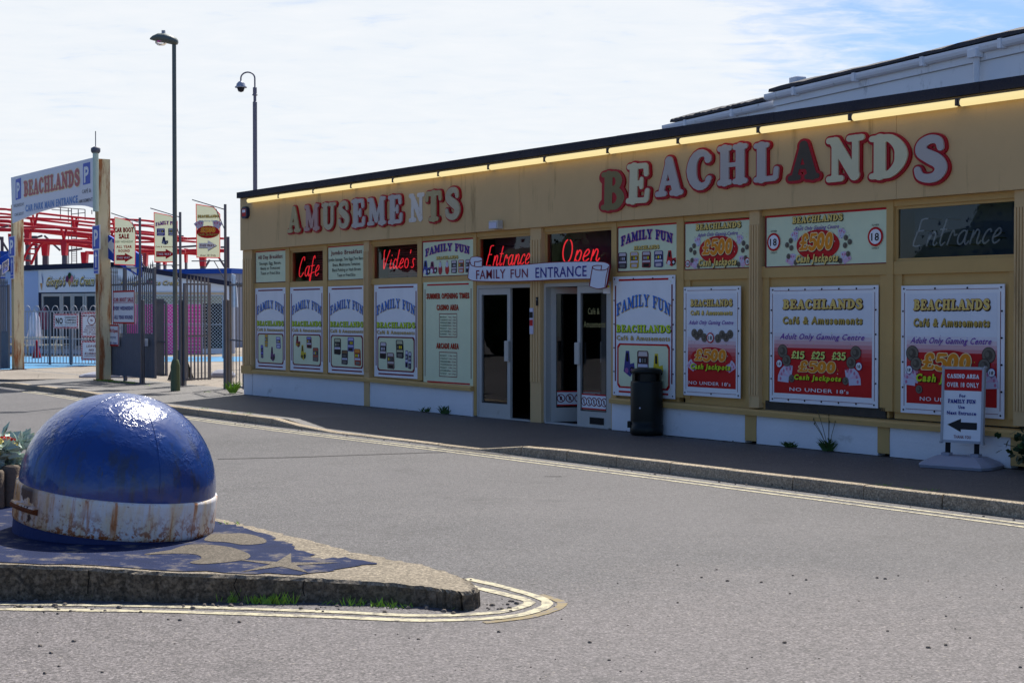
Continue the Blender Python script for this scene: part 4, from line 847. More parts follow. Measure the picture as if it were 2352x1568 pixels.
# ---------------------------------------------------------------- scroll banner over the doors
OFFB = .16
bx0, bz0 = S(1078, OFFB), Zf(1180, 655, OFFB); sb = thing('scroll_banner', 'white painted scroll board reading FAMILY FUN ENTRANCE over the doors', 'sign', FA.m @ Matrix.Translation((bx0, -OFFB, bz0)))
def BP(zx, zy): x_, y_ = 1050.6 + zx * .16, 548.8 + zy * .16; a, c = FA.P(x_, y_, OFFB); return a - bx0, c - bz0
SCROLL = smooth([(158, 560), (172, 420), (190, 300), (215, 258), (290, 248), (360, 262), (378, 300), (370, 380)], 4)[:-1] + smooth([(370, 380), (640, 385), (1000, 362), (1300, 335), (1700, 320), (2050, 322), (2160, 340), (2205, 380), (2195, 460), (2170, 620), (2150, 700)], 4)[:-1] + smooth([(2150, 700), (2040, 720), (1950, 700), (1905, 670), (1920, 580)], 4)[:-1] + smooth([(1920, 580), (1500, 585), (1100, 605), (700, 615), (350, 612), (210, 598), (158, 560)], 4)[:-1]
SB_IN = ink('scroll white', (214, 220, 234)); m = MB(); m.prism([BP(*p) for p in SCROLL], 0, -.018, MAROON); m.build('panel', sb)
c_ = np.mean(SCROLL, axis=0)
def offset(pts, d):
    pts = [np.array(p, float) for p in pts]; out = []; ar = sum(a[0] * b[1] - a[1] * b[0] for a, b in zip(pts, pts[1:] + pts[:1])); sg = 1 if ar > 0 else -1
    for i, p in enumerate(pts):
        t = pts[(i + 1) % len(pts)] - pts[i - 1]; t /= (np.hypot(*t) or 1); out.append(p + sg * d * np.array((-t[1], t[0])))
    return out
m = MB()
def bpoly(pts, mt, l): y = -.018 - l * .002; q = [BP(*p) for p in pts]; m.add([(a, y, c) for a, c in q], [tuple(range(len(q)))], mt)
def bline(pts, wpx, mt, l):
    pts = [np.array(p, float) for p in pts]; vs = []; y = -.018 - l * .002
    for i, p in enumerate(pts):
        t = pts[min(i + 1, len(pts) - 1)] - pts[max(i - 1, 0)]; t /= np.hypot(*t); nn = np.array((-t[1], t[0])) * wpx / 2
        for q in (p + nn, p - nn): a, c = BP(*q); vs.append((a, y, c))
    m.add(vs, [(2 * i, 2 * i + 1, 2 * i + 3, 2 * i + 2) for i in range(len(pts) - 1)], mt)
bpoly(offset(SCROLL, 11), SB_IN, 1)
for q in ([(200, 330), (215, 375), (290, 398), (380, 395)], [(262, 325), (262, 385)], [(262, 325), (320, 325), (365, 310)], [(1950, 400), (1985, 435), (2080, 450), (2160, 435), (2190, 395)], [(1950, 400), (2000, 382), (2090, 382)], [(2088, 382), (2078, 448)], [(1955, 410), (1935, 520), (1915, 660)], [(2180, 420), (2150, 560), (2135, 690)]): bline(smooth(q, 5) if len(q) > 2 else q, 12, MAROON, 2)
m.build('print', sb)
m = MB(); a0, c0 = BP(285, 500); a1, c1 = BP(1030, 500)
pr = Print(m, 0, 0, 1, 1, -.018); PK = ink('glow violet', (196, 176, 214))
def btext(word, zx0, zx1, zy0, zy1, mt, gl):
    (xa, za), (xb, zb) = BP(zx0, (zy0 + zy1) / 2), BP(zx1, (zy0 + zy1) / 2); xm, zt = BP((zx0 + zx1) / 2, zy0); _, zbm = BP((zx0 + zx1) / 2, zy1)
    sh = 0; pr.text(word, (xa + xb) / 2, (zt + zbm) / 2, xb - xa, zt - zbm, gl, bold=.016, l=2.5); pr.text(word, (xa + xb) / 2, (zt + zbm) / 2, (xb - xa) * .99, zt - zbm, mt, bold=.002, l=4)
btext('FAMILY', 285, 708, 434, 570, MAROON, PK); btext('FUN', 780, 1030, 424, 556, MAROON, PK); btext('ENTRANCE', 1136, 1876, 390, 546, DKBLUE, PK); m.build('lettering', sb)
m = MB(); [m.box(x - .02, x + .02, .0, .16, .12, .16, M_BATT) for x in (.3, 1.4, 2.6)]; m.build('bracket', sb)
# small things on the wall
ab = thing('alarm_box', 'small dark six sided alarm box with red label on the fascia corner', 'alarm box', FA.m @ Matrix.Translation((S(568, .1), -.10, Zf(568, 502, .1))))
h_ = Zf(568, 475, .1) - Zf(568, 502, .1); hx = [(-.13, h_ * .2), (-.06, 0), (.06, 0), (.13, h_ * .2), (.13, h_ * .8), (.06, h_), (-.06, h_), (-.13, h_ * .8)]
m = MB(); m.prism(hx, 0, -.07, mat('alarm case', (40, 40, 70), .4)); m.build('case', ab); m = MB(); p = Print(m, -.1, h_ * .15, .1, h_ * .85, -.07); p.rect(.05, .05, .95, .95, RED); p.rect(.15, .5, .85, .85, WHITE, 2); m.build('front_label', ab)
fl_ = thing('floodlight', 'small pale security floodlight on the fascia above the left door', 'light', FA.m @ Matrix.Translation((S(1146, .1), -.10, Zf(1146, 529, .1))))
m = MB(); m.cbox(-.12, .12, -.12, 0, .02, .15, M_ALU, .012); m.build('housing', fl_); m = MB(); m.add([(-.1, -.123, .03), (.1, -.123, .03), (.1, -.123, .12), (-.1, -.123, .12)], [(0, 1, 2, 3)], LILAC); m.build('lens', fl_)
def wallbit(name, label, cat, px, py, w_, h_, cols, y=-.066):
    m = MB(); m.box(-w_ / 2, w_ / 2, -.012, 0, 0, h_, cols[0])
    for i, c in enumerate(cols[1:]): m.box(-w_ / 2 + .006, w_ / 2 - .006, -.016, -.012, h_ * (.62 - .3 * i), h_ * (.85 - .3 * i), c)
    thing(name, label, cat, FA.m @ Matrix.Translation((S(px), y, Zf(px, py))), None, m)
wallbit('warning_sticker', 'small white and red sticker on the pilaster between the doors', 'sticker', 1229.5, 767, .09, .40, [LILAC, BLACK, RED])
wallbit('door_bell', 'small dark bell push on the post left of the second door', 'bell', 1242, 702, .045, .13, [BLACK, GREY])
wallbit('notice_sticker', 'small white notice with yellow symbol at the top corner of the right door', 'sticker', 1394, 674, .15, .14, [WHITE, YELLOW], y=.002)
# ================================================================ street things near the shop
M_BIN = mat('bin plastic', (20, 26, 25), .38, .1, 4., grime=((44, 48, 46), (8, 8, 3), .66, .4))
M_METAL = mat('galvanised steel', (170, 172, 178), .5, .08, 4.); M_STEEL = mat('weathered grey steel', (102, 106, 116), .55, .12, 3., grime=((110, 76, 50), (6, 6, 3), .7, .6))
bp = gp(1480, 1001, PV) + Vector((.05, .22, 0)); b = thing('litter_bin', 'black round litter bin with domed hood on the pavement', 'bin', Matrix.Translation(bp))
m = MB(); m.lathe([(.205, .0), (.225, .015), (.23, .06), (.228, .14), (.219, .145), (.222, .2), (.222, .72), (.216, .74), (.16, .745)], M_BIN); m.build('body', b)
m = MB(); m.lathe([(.16, .74), (.16, .86)], M_DARK); m.build('inner_liner', b)
m = MB()
for k in range(4):
    a0 = rad(90 * k + 58); a1 = rad(90 * k + 122); pts = [(a0 + (a1 - a0) * i / 5) for i in range(6)]
    rings = [[(.2 * math.cos(t), .2 * math.sin(t), z) for t in pts] for z in (.735, .865)] ; m.loft(rings, M_BIN, closed=False, cap=False, smooth=True); rings = [[(.17 * math.cos(t), .17 * math.sin(t), z) for t in pts] for z in (.735, .865)]; m.loft(rings, M_BIN, closed=False, cap=False)
m.build('hood_post', b)
m = MB(); m.lathe([(.17, .85), (.195, .84), (.212, .858), (.214, .885), (.2, .905), (.12, .922), (.0, .927)], M_BIN); m.build('hood', b)
m = MB(); m.cbox(-.265, -.215, -.04, .04, .1, .19, M_BIN); m.build('lock_box', b); m = MB(); m.lathe([(.012, 0), (.012, .004)], LILAC, 10, (0, 0, 0)); o = m.build('key_plate', b); o.matrix_local = Matrix.Translation((-.11, -.199, .38)) @ Matrix.Rotation(rad(90), 4, 'X')
# pavement sign
PSF = Frame.px(2161, 16.35, 2258, 16.05); x0, z1 = PSF.P(2161, 841); x1, z0 = PSF.P(2258, 1020); ps = thing('pavement_sign', 'free standing pavement sign headed CASINO AREA on a grey weighted base', 'sign', PSF.m @ Matrix.Rotation(rad(-3), 4, 'X'))
wd = x1 - x0
m = MB(); m.box(.02, wd - .02, -.008, .03, z0 + .02, z1 - .02, WHITE); p = Print(m, .03, z0 + .03, wd - .03, z1 - .03, -.008); p.rect(0, .70, 1, 1, RED)
p.text('CASINO AREA', .5, .905, .86, .06, WHITE, fat=True, res=20, l=4); p.text('OVER 18 ONLY', .5, .785, .86, .066, WHITE, bold=.03, l=4)
p.text('For', .5, .63, .17, .045, DKBLUE, bold=.035); p.text('FAMILY FUN', .48, .55, .75, .055, DKBLUE, fat=True, res=20); p.text('Use', .48, .47, .17, .045, DKBLUE, bold=.035); p.text('Next Entrance', .48, .385, .78, .05, DKBLUE, bold=.035)
p.poly([(.1, .215), (.47, .305), (.47, .255), (.9, .255), (.9, .155), (.47, .155), (.47, .115)], ink('charcoal', (40, 40, 42))); p.text('THANK YOU', .52, .05, .46, .045, MAROON, bold=.014); m.build('panel', ps)
m = MB()
for a, b_, c, d in ((0, .028, z0, z1), (wd - .028, wd, z0, z1), (.028, wd - .028, z0, z0 + .03), (.028, wd - .028, z1 - .03, z1)): m.cbox(a, b_, -.022, .035, c, d, M_METAL, .006)
for a in (0, wd): 
    for c in (z0, z1): m.cbox(a - .008, a + .008, -.026, .04, c - .012, c + .012, M_METAL, .004)
m.build('frame', ps)
for a in (.055, wd - .1): m = MB(); m.box(a, a + .05, -.005, .02, .1, z0, M_RUB); m.build('leg', ps)
m = MB(); hw = .40
def oct_(x, y, z): return [(wd / 2 + px_ * x, py_ * y, z) for px_, py_ in ((-1, -.55), (-.85, -1), (.85, -1), (1, -.55), (1, .55), (.85, 1), (-.85, 1), (-1, .55))]
M_BASE = mat('grey plastic base', (150, 152, 164), .5, .08, 5.); m.loft([oct_(.40, .30, 0), oct_(.41, .31, .03), oct_(.38, .28, .055), oct_(.26, .16, .115), oct_(.24, .14, .12)], M_BASE); m.box(.03, .12, -.05, .05, .115, .15, M_BASE); m.box(wd - .12, wd - .03, -.05, .05, .115, .15, M_BASE); o = m.build('base', ps); o.matrix_local = Matrix.Rotation(rad(3), 4, 'X')
# plants
M_LEAF = mat('leaf', (58, 84, 40), .55, .35, 9.); M_IVY = mat('dark leaf', (34, 54, 30), .4, .35, 9.); M_GRASS = mat('grass', (128, 164, 56), .6, .35, 12.); M_STALK = mat('dry stalk', (90, 84, 56), .8); M_SILV = mat('silver leaf', (172, 188, 176), .7, .18, 12.); M_PETR = mat('red petal', (200, 16, 30), .5, .25, 30.); M_PETY = mat('yellow petal', (226, 210, 120), .5, .2, 30.)
def leaf(mb, c, d, up, L_, w_, m, lobes=False):
    d = Vector(d).normalized(); x = d.cross(up).normalized() * w_ / 2; c = Vector(c); k = Vector(up) * L_ * .12
    if lobes:
        q = [c, c + d * L_ * .25 + x * .9, c + d * L_ * .45 + x * .55, c + d * L_ * .7 + x * .8, c + d * L_, c + d * L_ * .7 - x * .8, c + d * L_ * .45 - x * .55, c + d * L_ * .25 - x * .9]; mb.add([p + k * random.uniform(-.5, .5) for p in q], [(0, 1, 2), (0, 2, 4), (2, 3, 4), (0, 4, 6), (4, 5, 6), (0, 6, 7)], m)
    else: mb.add([c, c + d * L_ * .45 + x + k, c + d * L_, c + d * L_ * .45 - x + k], [(0, 1, 2), (0, 2, 3)], m)
def rv(z=.3): return Vector((random.gauss(0, 1), random.gauss(0, 1), random.gauss(z, .7))).normalized()
pc = FA.at(19.08, -.15, 0); iv = thing('wall_plant', 'dark leafy ivy like plant at the foot of the wall, right edge', 'plant', Matrix.Translation(pc)); m = MB(); sm = MB()
for k in range(26):
    a = rad(random.uniform(0, 360)); r = random.uniform(.08, .42); tip = Vector((r * math.cos(a) * 1.2, r * math.sin(a) * .55 - .05, random.uniform(.08, .46))); sm.tube([(0, 0, 0), tip * .55 + Vector((0, 0, .08)), tip], [.008, .006, .004], M_STALK, 5)
    for j in range(14): leaf(m, tip * random.uniform(.35, 1.05) + rv() * .07, rv(.1), rv(1.), random.uniform(.06, .12), random.uniform(.06, .1), M_IVY if random.random() < .85 else M_LEAF, True)
m.build('foliage', iv); sm.build('stem', iv)
def weed(name, label, s, n, h, sp, k, stalks=0, m_=None, cat='weed'):
    r = thing(name, label, cat, Matrix.Translation(FA.at(s, -n, 0) + Vector((0, 0, .005)))); m = MB()
    for i in range(k):
        a = random.uniform(0, 6.28); d = Vector((math.cos(a) * sp, math.sin(a) * sp * .6, h * random.uniform(.5, 1))); o = Vector((random.uniform(-.06, .06), random.uniform(-.03, .03), 0)); w_ = random.uniform(.006, .014)
        m.add([o + Vector((-w_, 0, 0)), o + Vector((w_, 0, 0)), o + d * .6 + Vector((w_ * .7, 0, 0)), o + d + Vector((0, 0, -h * .15)), o + d * .6 + Vector((-w_ * .7, 0, 0))], [(0, 1, 2, 4), (4, 2, 3)], m_ or M_LEAF)
    m.build('leaves', r)
    if stalks:
        m = MB()
        for i in range(stalks):
            a = Vector((random.uniform(-.22, .1), random.uniform(-.05, .05), random.uniform(.3, .52))); m.tube([(0, 0, 0), a * .5 + Vector((0, 0, .03)), a], .0035, M_STALK, 4); m.lathe([(.003, -.015), (.011, 0), (.003, .018)], M_STALK, 6, a)
        m.build('stalk', r)
weed('plantain_weed', 'tufted weed with tall seed stalks at the white wall right of the bin', 16.05, .12, .2, .13, 46, 6)
weed('leafy_weed', 'low leafy weed strip spreading left of the tufted weed', 15.4, .08, .09, .1, 50)
weed('leafy_weed', 'small dark weed left of the left door at the wall foot', 7.63, .1, .2, .1, 34)
weed('leafy_weed', 'tiny weed under the wide family fun poster at the wall foot', 7.02, .1, .12, .07, 20)
weed('leafy_weed', 'bright weed at the building corner below the grey fence', -.42, .1, .34, .2, 60, 0, M_GRASS)
# grass tufts and moss along the kerbs
gt = MB()
def tuft(p, k, h, sp):
    k = int(k * .55); h *= .75
    for i in range(k):
        a = random.uniform(0, 6.28); d = Vector((math.cos(a) * sp, math.sin(a) * sp, h * random.uniform(.4, 1))); o = p + Vector((random.uniform(-.07, .07), random.uniform(-.03, .03), 0)); gt.add([o + Vector((-.0035, 0, 0)), o + Vector((.0035, 0, 0)), o + d * .6 + Vector((.0025, 0, 0)), o + d, o + d * .6 + Vector((-.0025, 0, 0))], [(0, 1, 2, 4), (4, 2, 3)], M_GRASS)
for x, y, k, h in ((196, 1375, 14, .05), (236, 1376, 10, .035), (286, 1377, 20, .05), (345, 1377, 10, .03), (470, 1380, 16, .06), (527, 1382, 60, .1), (548, 1381, 40, .13), (583, 1384, 60, .08), (600, 1385, 50, .09), (630, 1385, 34, .09), (655, 1386, 40, .11), (765, 1387, 12, .04), (812, 1389, 34, .08), (830, 1391, 14, .04), (880, 1393, 40, .08), (920, 1396, 26, .06), (1058, 1399, 16, .05)): tuft(gp(x, y, 0), k, h, .035)
for x, y, k in ((530, 1204, 26), (1075, 1010, 0)): tuft(ip(x, y), k, .05, .05)
for s in (4.0, 5.2, 5.7, 18.9, 19.4, 19.15): tuft(FA.at(s, -(kn(s) - .15), 0), 22, .05, .05)
for s in np.linspace(-8.4, -6.0, 26): tuft(FA.at(s, random.uniform(-.2, .1), 0), 26, .06, .07)
for s in (-3.2, -4.7, -1.2): tuft(FA.at(s, random.uniform(-.7, -.2), 0), 24, .05, .08)
gt.build('grass_tufts', None, None, kind='stuff')
M_PEB = mat('pebble', (112, 104, 96), .8, .3, 20.); pb = MB()
def peb(p, r):
    a = [random.uniform(.7, 1.2) for _ in range(6)]; ring = lambda z, k: [(p.x + r * k * a[i] * math.cos(i * 1.047), p.y + r * k * a[i] * math.sin(i * 1.047), p.z + z) for i in range(6)]
    pb.loft([ring(-.002, .9), ring(r * .4, 1), ring(r * .9, .55)], M_PEB)
for i in range(20): peb(gp(random.uniform(1090, 1190), random.uniform(1370, 1405), 0), random.choice((.006, .008, .012, .016)))
for i in range(110): peb(gp(random.uniform(0, 1080), random.uniform(1372, 1392) + random.uniform(0, 20), 0), random.choice((.006, .008, .012, .018)))
for i in range(100): peb(gp(random.uniform(0, 2352), random.uniform(1290, 1560), 0), random.choice((.004, .005, .006, .009, .012)))
for i in range(90): s = random.uniform(-5, 21); peb(FA.at(s, -(kn(s) + abs(random.gauss(.06, .08)) + .02), -PV), random.choice((.006, .009, .014)))
for i in range(60): s = random.uniform(.5, 18.5); peb(FA.at(s, -random.uniform(.05, .3), 0), random.choice((.006, .009, .012)))
pb.build('loose_stones', None, None, kind='stuff')
# ---------------------------------------------------------------- the old buoy on the island
def buoy_mats():
    def base(name, c, rough, coat):
        m = bpy.data.materials.new(name); m.use_nodes = True; nt = m.node_tree; b = nt.nodes['Principled BSDF']; b.inputs['Roughness'].default_value = rough; b.inputs['Coat Weight'].default_value = coat; b.inputs['Coat Roughness'].default_value = .1
        return m, nt, b, nt.nodes.new, nt.links.new, nt.nodes.new('ShaderNodeTexCoord')
    def helpers(nt, N, L, tc):
        def noise(sc, d=5, r=.65, vec=None):
            mp = N('ShaderNodeMapping'); mp.inputs['Scale'].default_value = sc if isinstance(sc, tuple) else (sc,) * 3; L(tc.outputs['Object'], mp.inputs[0]); n = N('ShaderNodeTexNoise'); n.inputs['Scale'].default_value = 1; n.inputs['Detail'].default_value = d; n.inputs['Roughness'].default_value = r; L(mp.outputs[0], n.inputs['Vector']); return n.outputs[0]
        def rng(v, a, b, lo=0., hi=1.): r = N('ShaderNodeMapRange'); r.inputs[1].default_value = a; r.inputs[2].default_value = b; r.inputs[3].default_value = lo; r.inputs[4].default_value = hi; L(v, r.inputs[0]); return r.outputs[0]
        def mix(f, a, b):
            x = N('ShaderNodeMixRGB'); L(f, x.inputs[0])
            for i, v in ((1, a), (2, b)):
                if isinstance(v, tuple): x.inputs[i].default_value = (*lin(v), 1)
                else: L(v, x.inputs[i])
            return x.outputs[0]
        def mul(a, b):
            x = N('ShaderNodeMath'); x.operation = 'MULTIPLY'; L(a, x.inputs[0]); L(b, x.inputs[1]); return x.outputs[0]
        return noise, rng, mix, mul
    m, nt, b, N, L, tc = base('blue gloss paint', (0, 0, 0), .27, .5); noise, rng, mix, mul = helpers(nt, N, L, tc)
    sep = N('ShaderNodeSeparateXYZ'); L(tc.outputs['Object'], sep.inputs[0])
    c = mix(noise(3.), (2, 42, 102), (5, 64, 142)); streak = mul(rng(noise((9, 9, 1.3), 7), .52, .64, 0, .8), rng(sep.outputs[2], .95, .6)); c = mix(streak, c, (44, 50, 66)); c = mix(rng(noise(12, 8, .7), .68, .73, 0, .9), c, (72, 60, 48)); c = mix(rng(noise((14, 14, 3), 6), .66, .71, 0, .8), c, (58, 56, 58)); L(c, b.inputs['Base Color'])
    bl_ = N('ShaderNodeMath'); bl_.operation = 'ADD'; L(rng(noise(4, 3, .5), 0, 1, 0, 1.3), bl_.inputs[0]); L(mul(rng(noise(24, 3), .45, .75, 0, .5), mul(rng(noise(3.3, 3), .42, .56), rng(sep.outputs[2], .45, .8))), bl_.inputs[1]); bp = N('ShaderNodeBump'); bp.inputs['Strength'].default_value = .36; bp.inputs['Distance'].default_value = .03; L(bl_.outputs[0], bp.inputs['Height']); L(bp.outputs[0], b.inputs['Normal']); bp2 = N('ShaderNodeBump'); bp2.inputs['Strength'].default_value = .3; bp2.inputs['Distance'].default_value = .035; L(bl_.outputs[0], bp2.inputs['Height']); L(bp2.outputs[0], b.inputs['Coat Normal'])
    w, nt, b, N, L, tc = base('rusting white paint', (0, 0, 0), .5, .05); noise, rng, mix, mul = helpers(nt, N, L, tc)
    sep = N('ShaderNodeSeparateXYZ'); L(tc.outputs['Object'], sep.inputs[0]); left = rng(sep.outputs[0], -.1, -.55)
    c = mix(noise(4.), (226, 226, 228), (206, 206, 212)); c = mix(rng(noise((7, 7, 1.6), 6), .42, .6, 0, .75), c, (222, 192, 134)); run = rng(noise((15, 15, .9), 6, .7), .56, .65, 0, .9); c = mix(run, c, (188, 108, 40)); lf = mul(rng(noise((9, 9, 1.2), 6), .32, .54), left); c = mix(lf, c, (204, 140, 66))
    low = rng(sep.outputs[2], .30, .10); spot = mul(rng(noise(16, 8, .75), .50, .55), low); c = mix(spot, c, (156, 86, 36)); c = mix(rng(noise(20, 8, .75), .62, .64, 0, .9), c, (134, 66, 28)); flake = mul(rng(noise((4, 4, 4), 4, .6), .5, .52), rng(sep.outputs[0], -.38, -.45)); c = mix(flake, c, (74, 38, 22)); L(c, b.inputs['Base Color']); L(rng(spot, 0, 1, .45, .9), b.inputs['Roughness'])
    bp = N('ShaderNodeBump'); bp.inputs['Strength'].default_value = .5; bp.inputs['Distance'].default_value = .01; L(noise(26, 6, .7), bp.inputs['Height']); L(bp.outputs[0], b.inputs['Normal'])
    s = mat('dark blue skirt paint', (44, 54, 96), .6, .15, 6., .3, bscale=40, grime=((110, 66, 40), (9, 9, 4), .66, .7)); return m, w, s, mat('rust', (120, 62, 30), .85, .3, 30., .6)
MB1, MB2, MB3, M_RUST = buoy_mats()
bc = Vector(((257.5 - CX) / F * 10.78, 10.78, IZ)); by = thing('buoy_dome', 'large blue dome with rusty white band, half sunk into the painted island', 'buoy', Matrix.Translation(bc - Vector((0, 0, .012))) @ Matrix.Rotation(rad(7.0), 4, 'Y') @ Matrix.Rotation(rad(1.2), 4, 'X') @ Matrix.Diagonal((.997, .997, 1, 1)))
def wobl(prof_, m_, amp, n=72):
    mb = MB(); rings = []
    for r, z in prof_: rings.append([((r + amp * (math.sin(3 * t + z * 5) + .6 * math.sin(7 * t + z * 11)) * (1 if r > .2 else r * 5)) * math.cos(t), (r + amp * math.cos(4 * t + 2 * z)) * math.sin(t), z) for t in (k * 2 * math.pi / n for k in range(n))])
    mb.loft(rings, m_, smooth=True); return mb
wobl([(.698, -.2), (.70, -.05), (.702, .095)], MB3, .001).build('skirt', by)
wobl([(.70, .082), (.709, .086), (.712, .11), (.712, .2), (.712, .32), (.709, .341), (.695, .347)], MB2, .001).build('band', by)
wobl([(.694 * math.cos(t), .345 + .672 * math.sin(t)) for t in [rad(a) for a in (-3, 0, 4, 8, 12, 16, 20, 25, 30, 35, 40, 45, 50, 55, 60, 65, 70, 75, 80, 84, 87, 89)]], MB1, .002, 96).build('dome', by)
m = MB()
for az in (-116, -52, 20, 130):                      # raised seams
    m.tube([((.6945 * math.cos(t)) * math.cos(rad(az)), (.6945 * math.cos(t)) * math.sin(rad(az)), .345 + .6725 * math.sin(t)) for t in [rad(a) for a in range(6, 86, 5)]], .0026, MB1, 5)
m.build('seam', by)
hl = MB(); pts = [rad(a) for a in (-147, -142, -137, -132, -127, -122)]; hl.loft([[(r * math.cos(t), r * math.sin(t), z) for r, z in ((.70, .17), (.755, .185), (.762, .205), (.75, .215), (.70, .218))] for t in pts], M_RUST); hl.loft([[(r * math.cos(t), r * math.sin(t), z) for r, z in ((.70, .2185), (.755, .2165), (.75, .228), (.70, .232))] for t in pts], MB2); hl.build('lifting_lug', by)
# planter
pt = gp(17, 1197, IZ); plt_ = thing('flower_planter', 'timber post planter of red flowers and silver leaves left of the dome', 'planter', Matrix.Translation(Vector((-4.52, 12.1, .215))))
M_LOG = mat('weathered timber', (104, 92, 80), .85, .25, 3., .6, bscale=25); m = MB()
for k in range(26):
    a = 2 * math.pi * k / 26; r = .62; h = .35 + random.uniform(-.02, .02); m.lathe([(.074, 0), (.074, h - .015), (.06, h)], M_LOG, 10, (r * math.cos(a), r * math.sin(a), 0))
m.build('log_edging', plt_); m = MB(); m.lathe([(.57, .26), (.5, .3), (.0, .33)], mat('soil', (46, 36, 28), .95, .3, 20.)); m.build('soil', plt_)
m = MB(); fr_ = MB(); fy = MB()
for k in range(84):
    a = random.uniform(0, 6.28) if k % 2 else rad(random.uniform(-70, 50)); r = .54 * math.sqrt(random.random()); c = Vector((r * math.cos(a), r * math.sin(a), .42 + random.uniform(-.06, .1)))
    for j in range(16): leaf(m, c + rv() * .04, rv(.25), rv(1), random.uniform(.08, .15), random.uniform(.05, .09), M_SILV)
for k in range(24):
    a = rad(random.uniform(-75, 60)) if k % 4 else random.uniform(0, 6.28); r = random.uniform(.15, .55); c = Vector((r * math.cos(a), r * math.sin(a) - .05, (.545 if k % 3 else .50) + random.uniform(-.04, .04)))
    for j in range(34): leaf((fr_ if k % 3 else fy), c + rv(.4) * .05, rv(.5), rv(1), .035, .03, M_PETR if k % 3 else M_PETY)
m.build('silver_foliage', plt_); fr_.build('red_flowers', plt_); fy.build('yellow_flowers', plt_)
# ---------------------------------------------------------------- lamp post and camera mast
M_LAMPP = mat('green lamp post paint', (86, 102, 76), .5, .08, 3.); M_LAMPG = mat('grey green lamp paint', (104, 112, 108), .5, .08, 3.)
lp = gp(403, 897, PV); H_ = HC + (723 - 100) / F * lp.y - PV; la = thing('street_lamp', 'tall green street lamp on the pavement outside the gates', 'street lamp', Matrix.Translation(lp))
m = MB(); hb = HC - (840 - 723) / F * lp.y - PV; m.lathe([(.105, 0), (.105, hb), (.075, hb + .12), (.06, hb + .14)], M_LAMPP, 12); m.build('base_column', la); m = MB(); m.lathe([(.052, hb + .1), (.045, H_)], M_LAMPG, 12); m.build('pole', la)
k_ = lp.y / F; m = MB(); rings = []
for x_, zc, rx_, rz_ in ((-55, 8, .02, .02), (-48, 9, .10, .06), (-36, 10, .16, .1), (-20, 8, .18, .12), (-4, 4, .17, .11), (6, 1, .12, .08), (9, 1, .05, .04)):
    rings.append([(x_ * k_, rx_ * math.cos(t), H_ + zc * k_ + rz_ * math.sin(t) * (1 if math.sin(t) > 0 else .75)) for t in (i * 2 * math.pi / 14 for i in range(14))])
m.loft(rings, M_LAMPG, smooth=True); m.build('lantern', la); m = MB(); m.lathe([(.13, 0), (.12, -.05), (.07, -.085), (0, -.095)], glass('lamp bowl', (.9, .9, .9)), 16, (-30 * k_, 0, H_ + 2 * k_)); m.build('bowl', la); m = MB(); m.box(-24 * k_ - .035, -24 * k_ + .035, -.035, .035, H_ + 17 * k_, H_ + 27 * k_, M_METAL); m.build('photocell', la)
CY_ = 46; cm = Vector(((587 - CX) / F * CY_, CY_, PV)); k_ = CY_ / F; zt = lambda y: HC + (723 - y) * k_ - PV
ca = thing('camera_mast', 'tall grey mast with a hooked arm carrying a dome camera behind the arcade', 'camera mast', Matrix.Translation(cm)); M_MAST = mat('mast paint', (104, 106, 124), .5, .05, 3.)
m = MB(); m.lathe([(5 * k_, 0), (5 * k_, zt(236)), (3.4 * k_, zt(235)), (3.4 * k_, zt(222)), (6 * k_, zt(221)), (6 * k_, zt(219)), (4.6 * k_, zt(218)), (4.6 * k_, zt(203)), (2 * k_, zt(202))], M_MAST, 12, smooth=False); m.build('pole', ca)
m = MB(); m.tube([(0, 0, zt(204)), (0, 0, zt(182))] + [(-16 * k_ + 16 * k_ * math.cos(t), 0, zt(182) + 14 * k_ * math.sin(t)) for t in [rad(a) for a in range(15, 181, 15)]] + [(-32 * k_, 0, zt(189))], 1.8 * k_, M_MAST, 8); m.build('hook_arm', ca)
m = MB(); m.lathe([(1.5 * k_, zt(188)), (6 * k_, zt(190)), (10 * k_, zt(195)), (10.5 * k_, zt(199)), (14 * k_, zt(202)), (13.5 * k_, zt(203.5)), (9 * k_, zt(203))], mat('camera housing', (150, 158, 176), .4), 20, (-32 * k_, 0, 0)); m.build('camera_housing', ca); m = MB(); m.lathe([(8.5 * k_, zt(203)), (8.5 * k_, zt(206)), (6 * k_, zt(212)), (0, zt(214))], mat('smoked dome', (24, 26, 40), .1), 18, (-32 * k_, 0, 0)); m.build('camera_dome', ca)
# ================================================================ entrance gateway, gates and flags on the left
M_POST = mat('cream post paint', (226, 212, 172), .6, .1, 2., grime=((156, 84, 34), (6, 6, .7), .48, .9)); M_SGN = mat('faded white board', (232, 232, 238), .6, .05, 2.)
PLp = gp(41, 848, PV); PRp = gp(237, 872, PV); AR = Frame(PLp, PRp, PV); gw = thing('entrance_gateway', 'pair of rusty cream posts carrying the faded white car park sign', 'gateway', AR.m)
for px_, zt_, w_ in ((41, None, 24), (237, 366, 28)):
    s_ = AR.S(px_); Yp = AR.at(s_, 0, 0).y; hw = .15; top = AR.Z(px_, 366) if zt_ else AR.Z(px_, 470)
    m = MB(); m.box(s_ - hw, s_ - hw + .035, -.15, .15, -.02, top, M_POST); m.box(s_ + hw - .035, s_ + hw, -.15, .15, -.02, top, M_POST); m.box(s_ - hw + .035, s_ + hw - .035, -.012, .012, -.02, top - .004, M_POST); m.box(s_ - hw - .05, s_ + hw + .05, -.2, .2, -.03, .012, M_RUST); m.build('post', gw)
OF = .22
def AP(x, y): return AR.P(x, y, OF)
tl, tr, br, blf = AP(25, 408), AP(220, 360.5), AP(216, 479), AP(28.5, 513)
top = [(tl[0] + (tr[0] - tl[0]) * i / 8, tl[1] + (tr[1] - tl[1]) * i / 8) for i in range(9)]
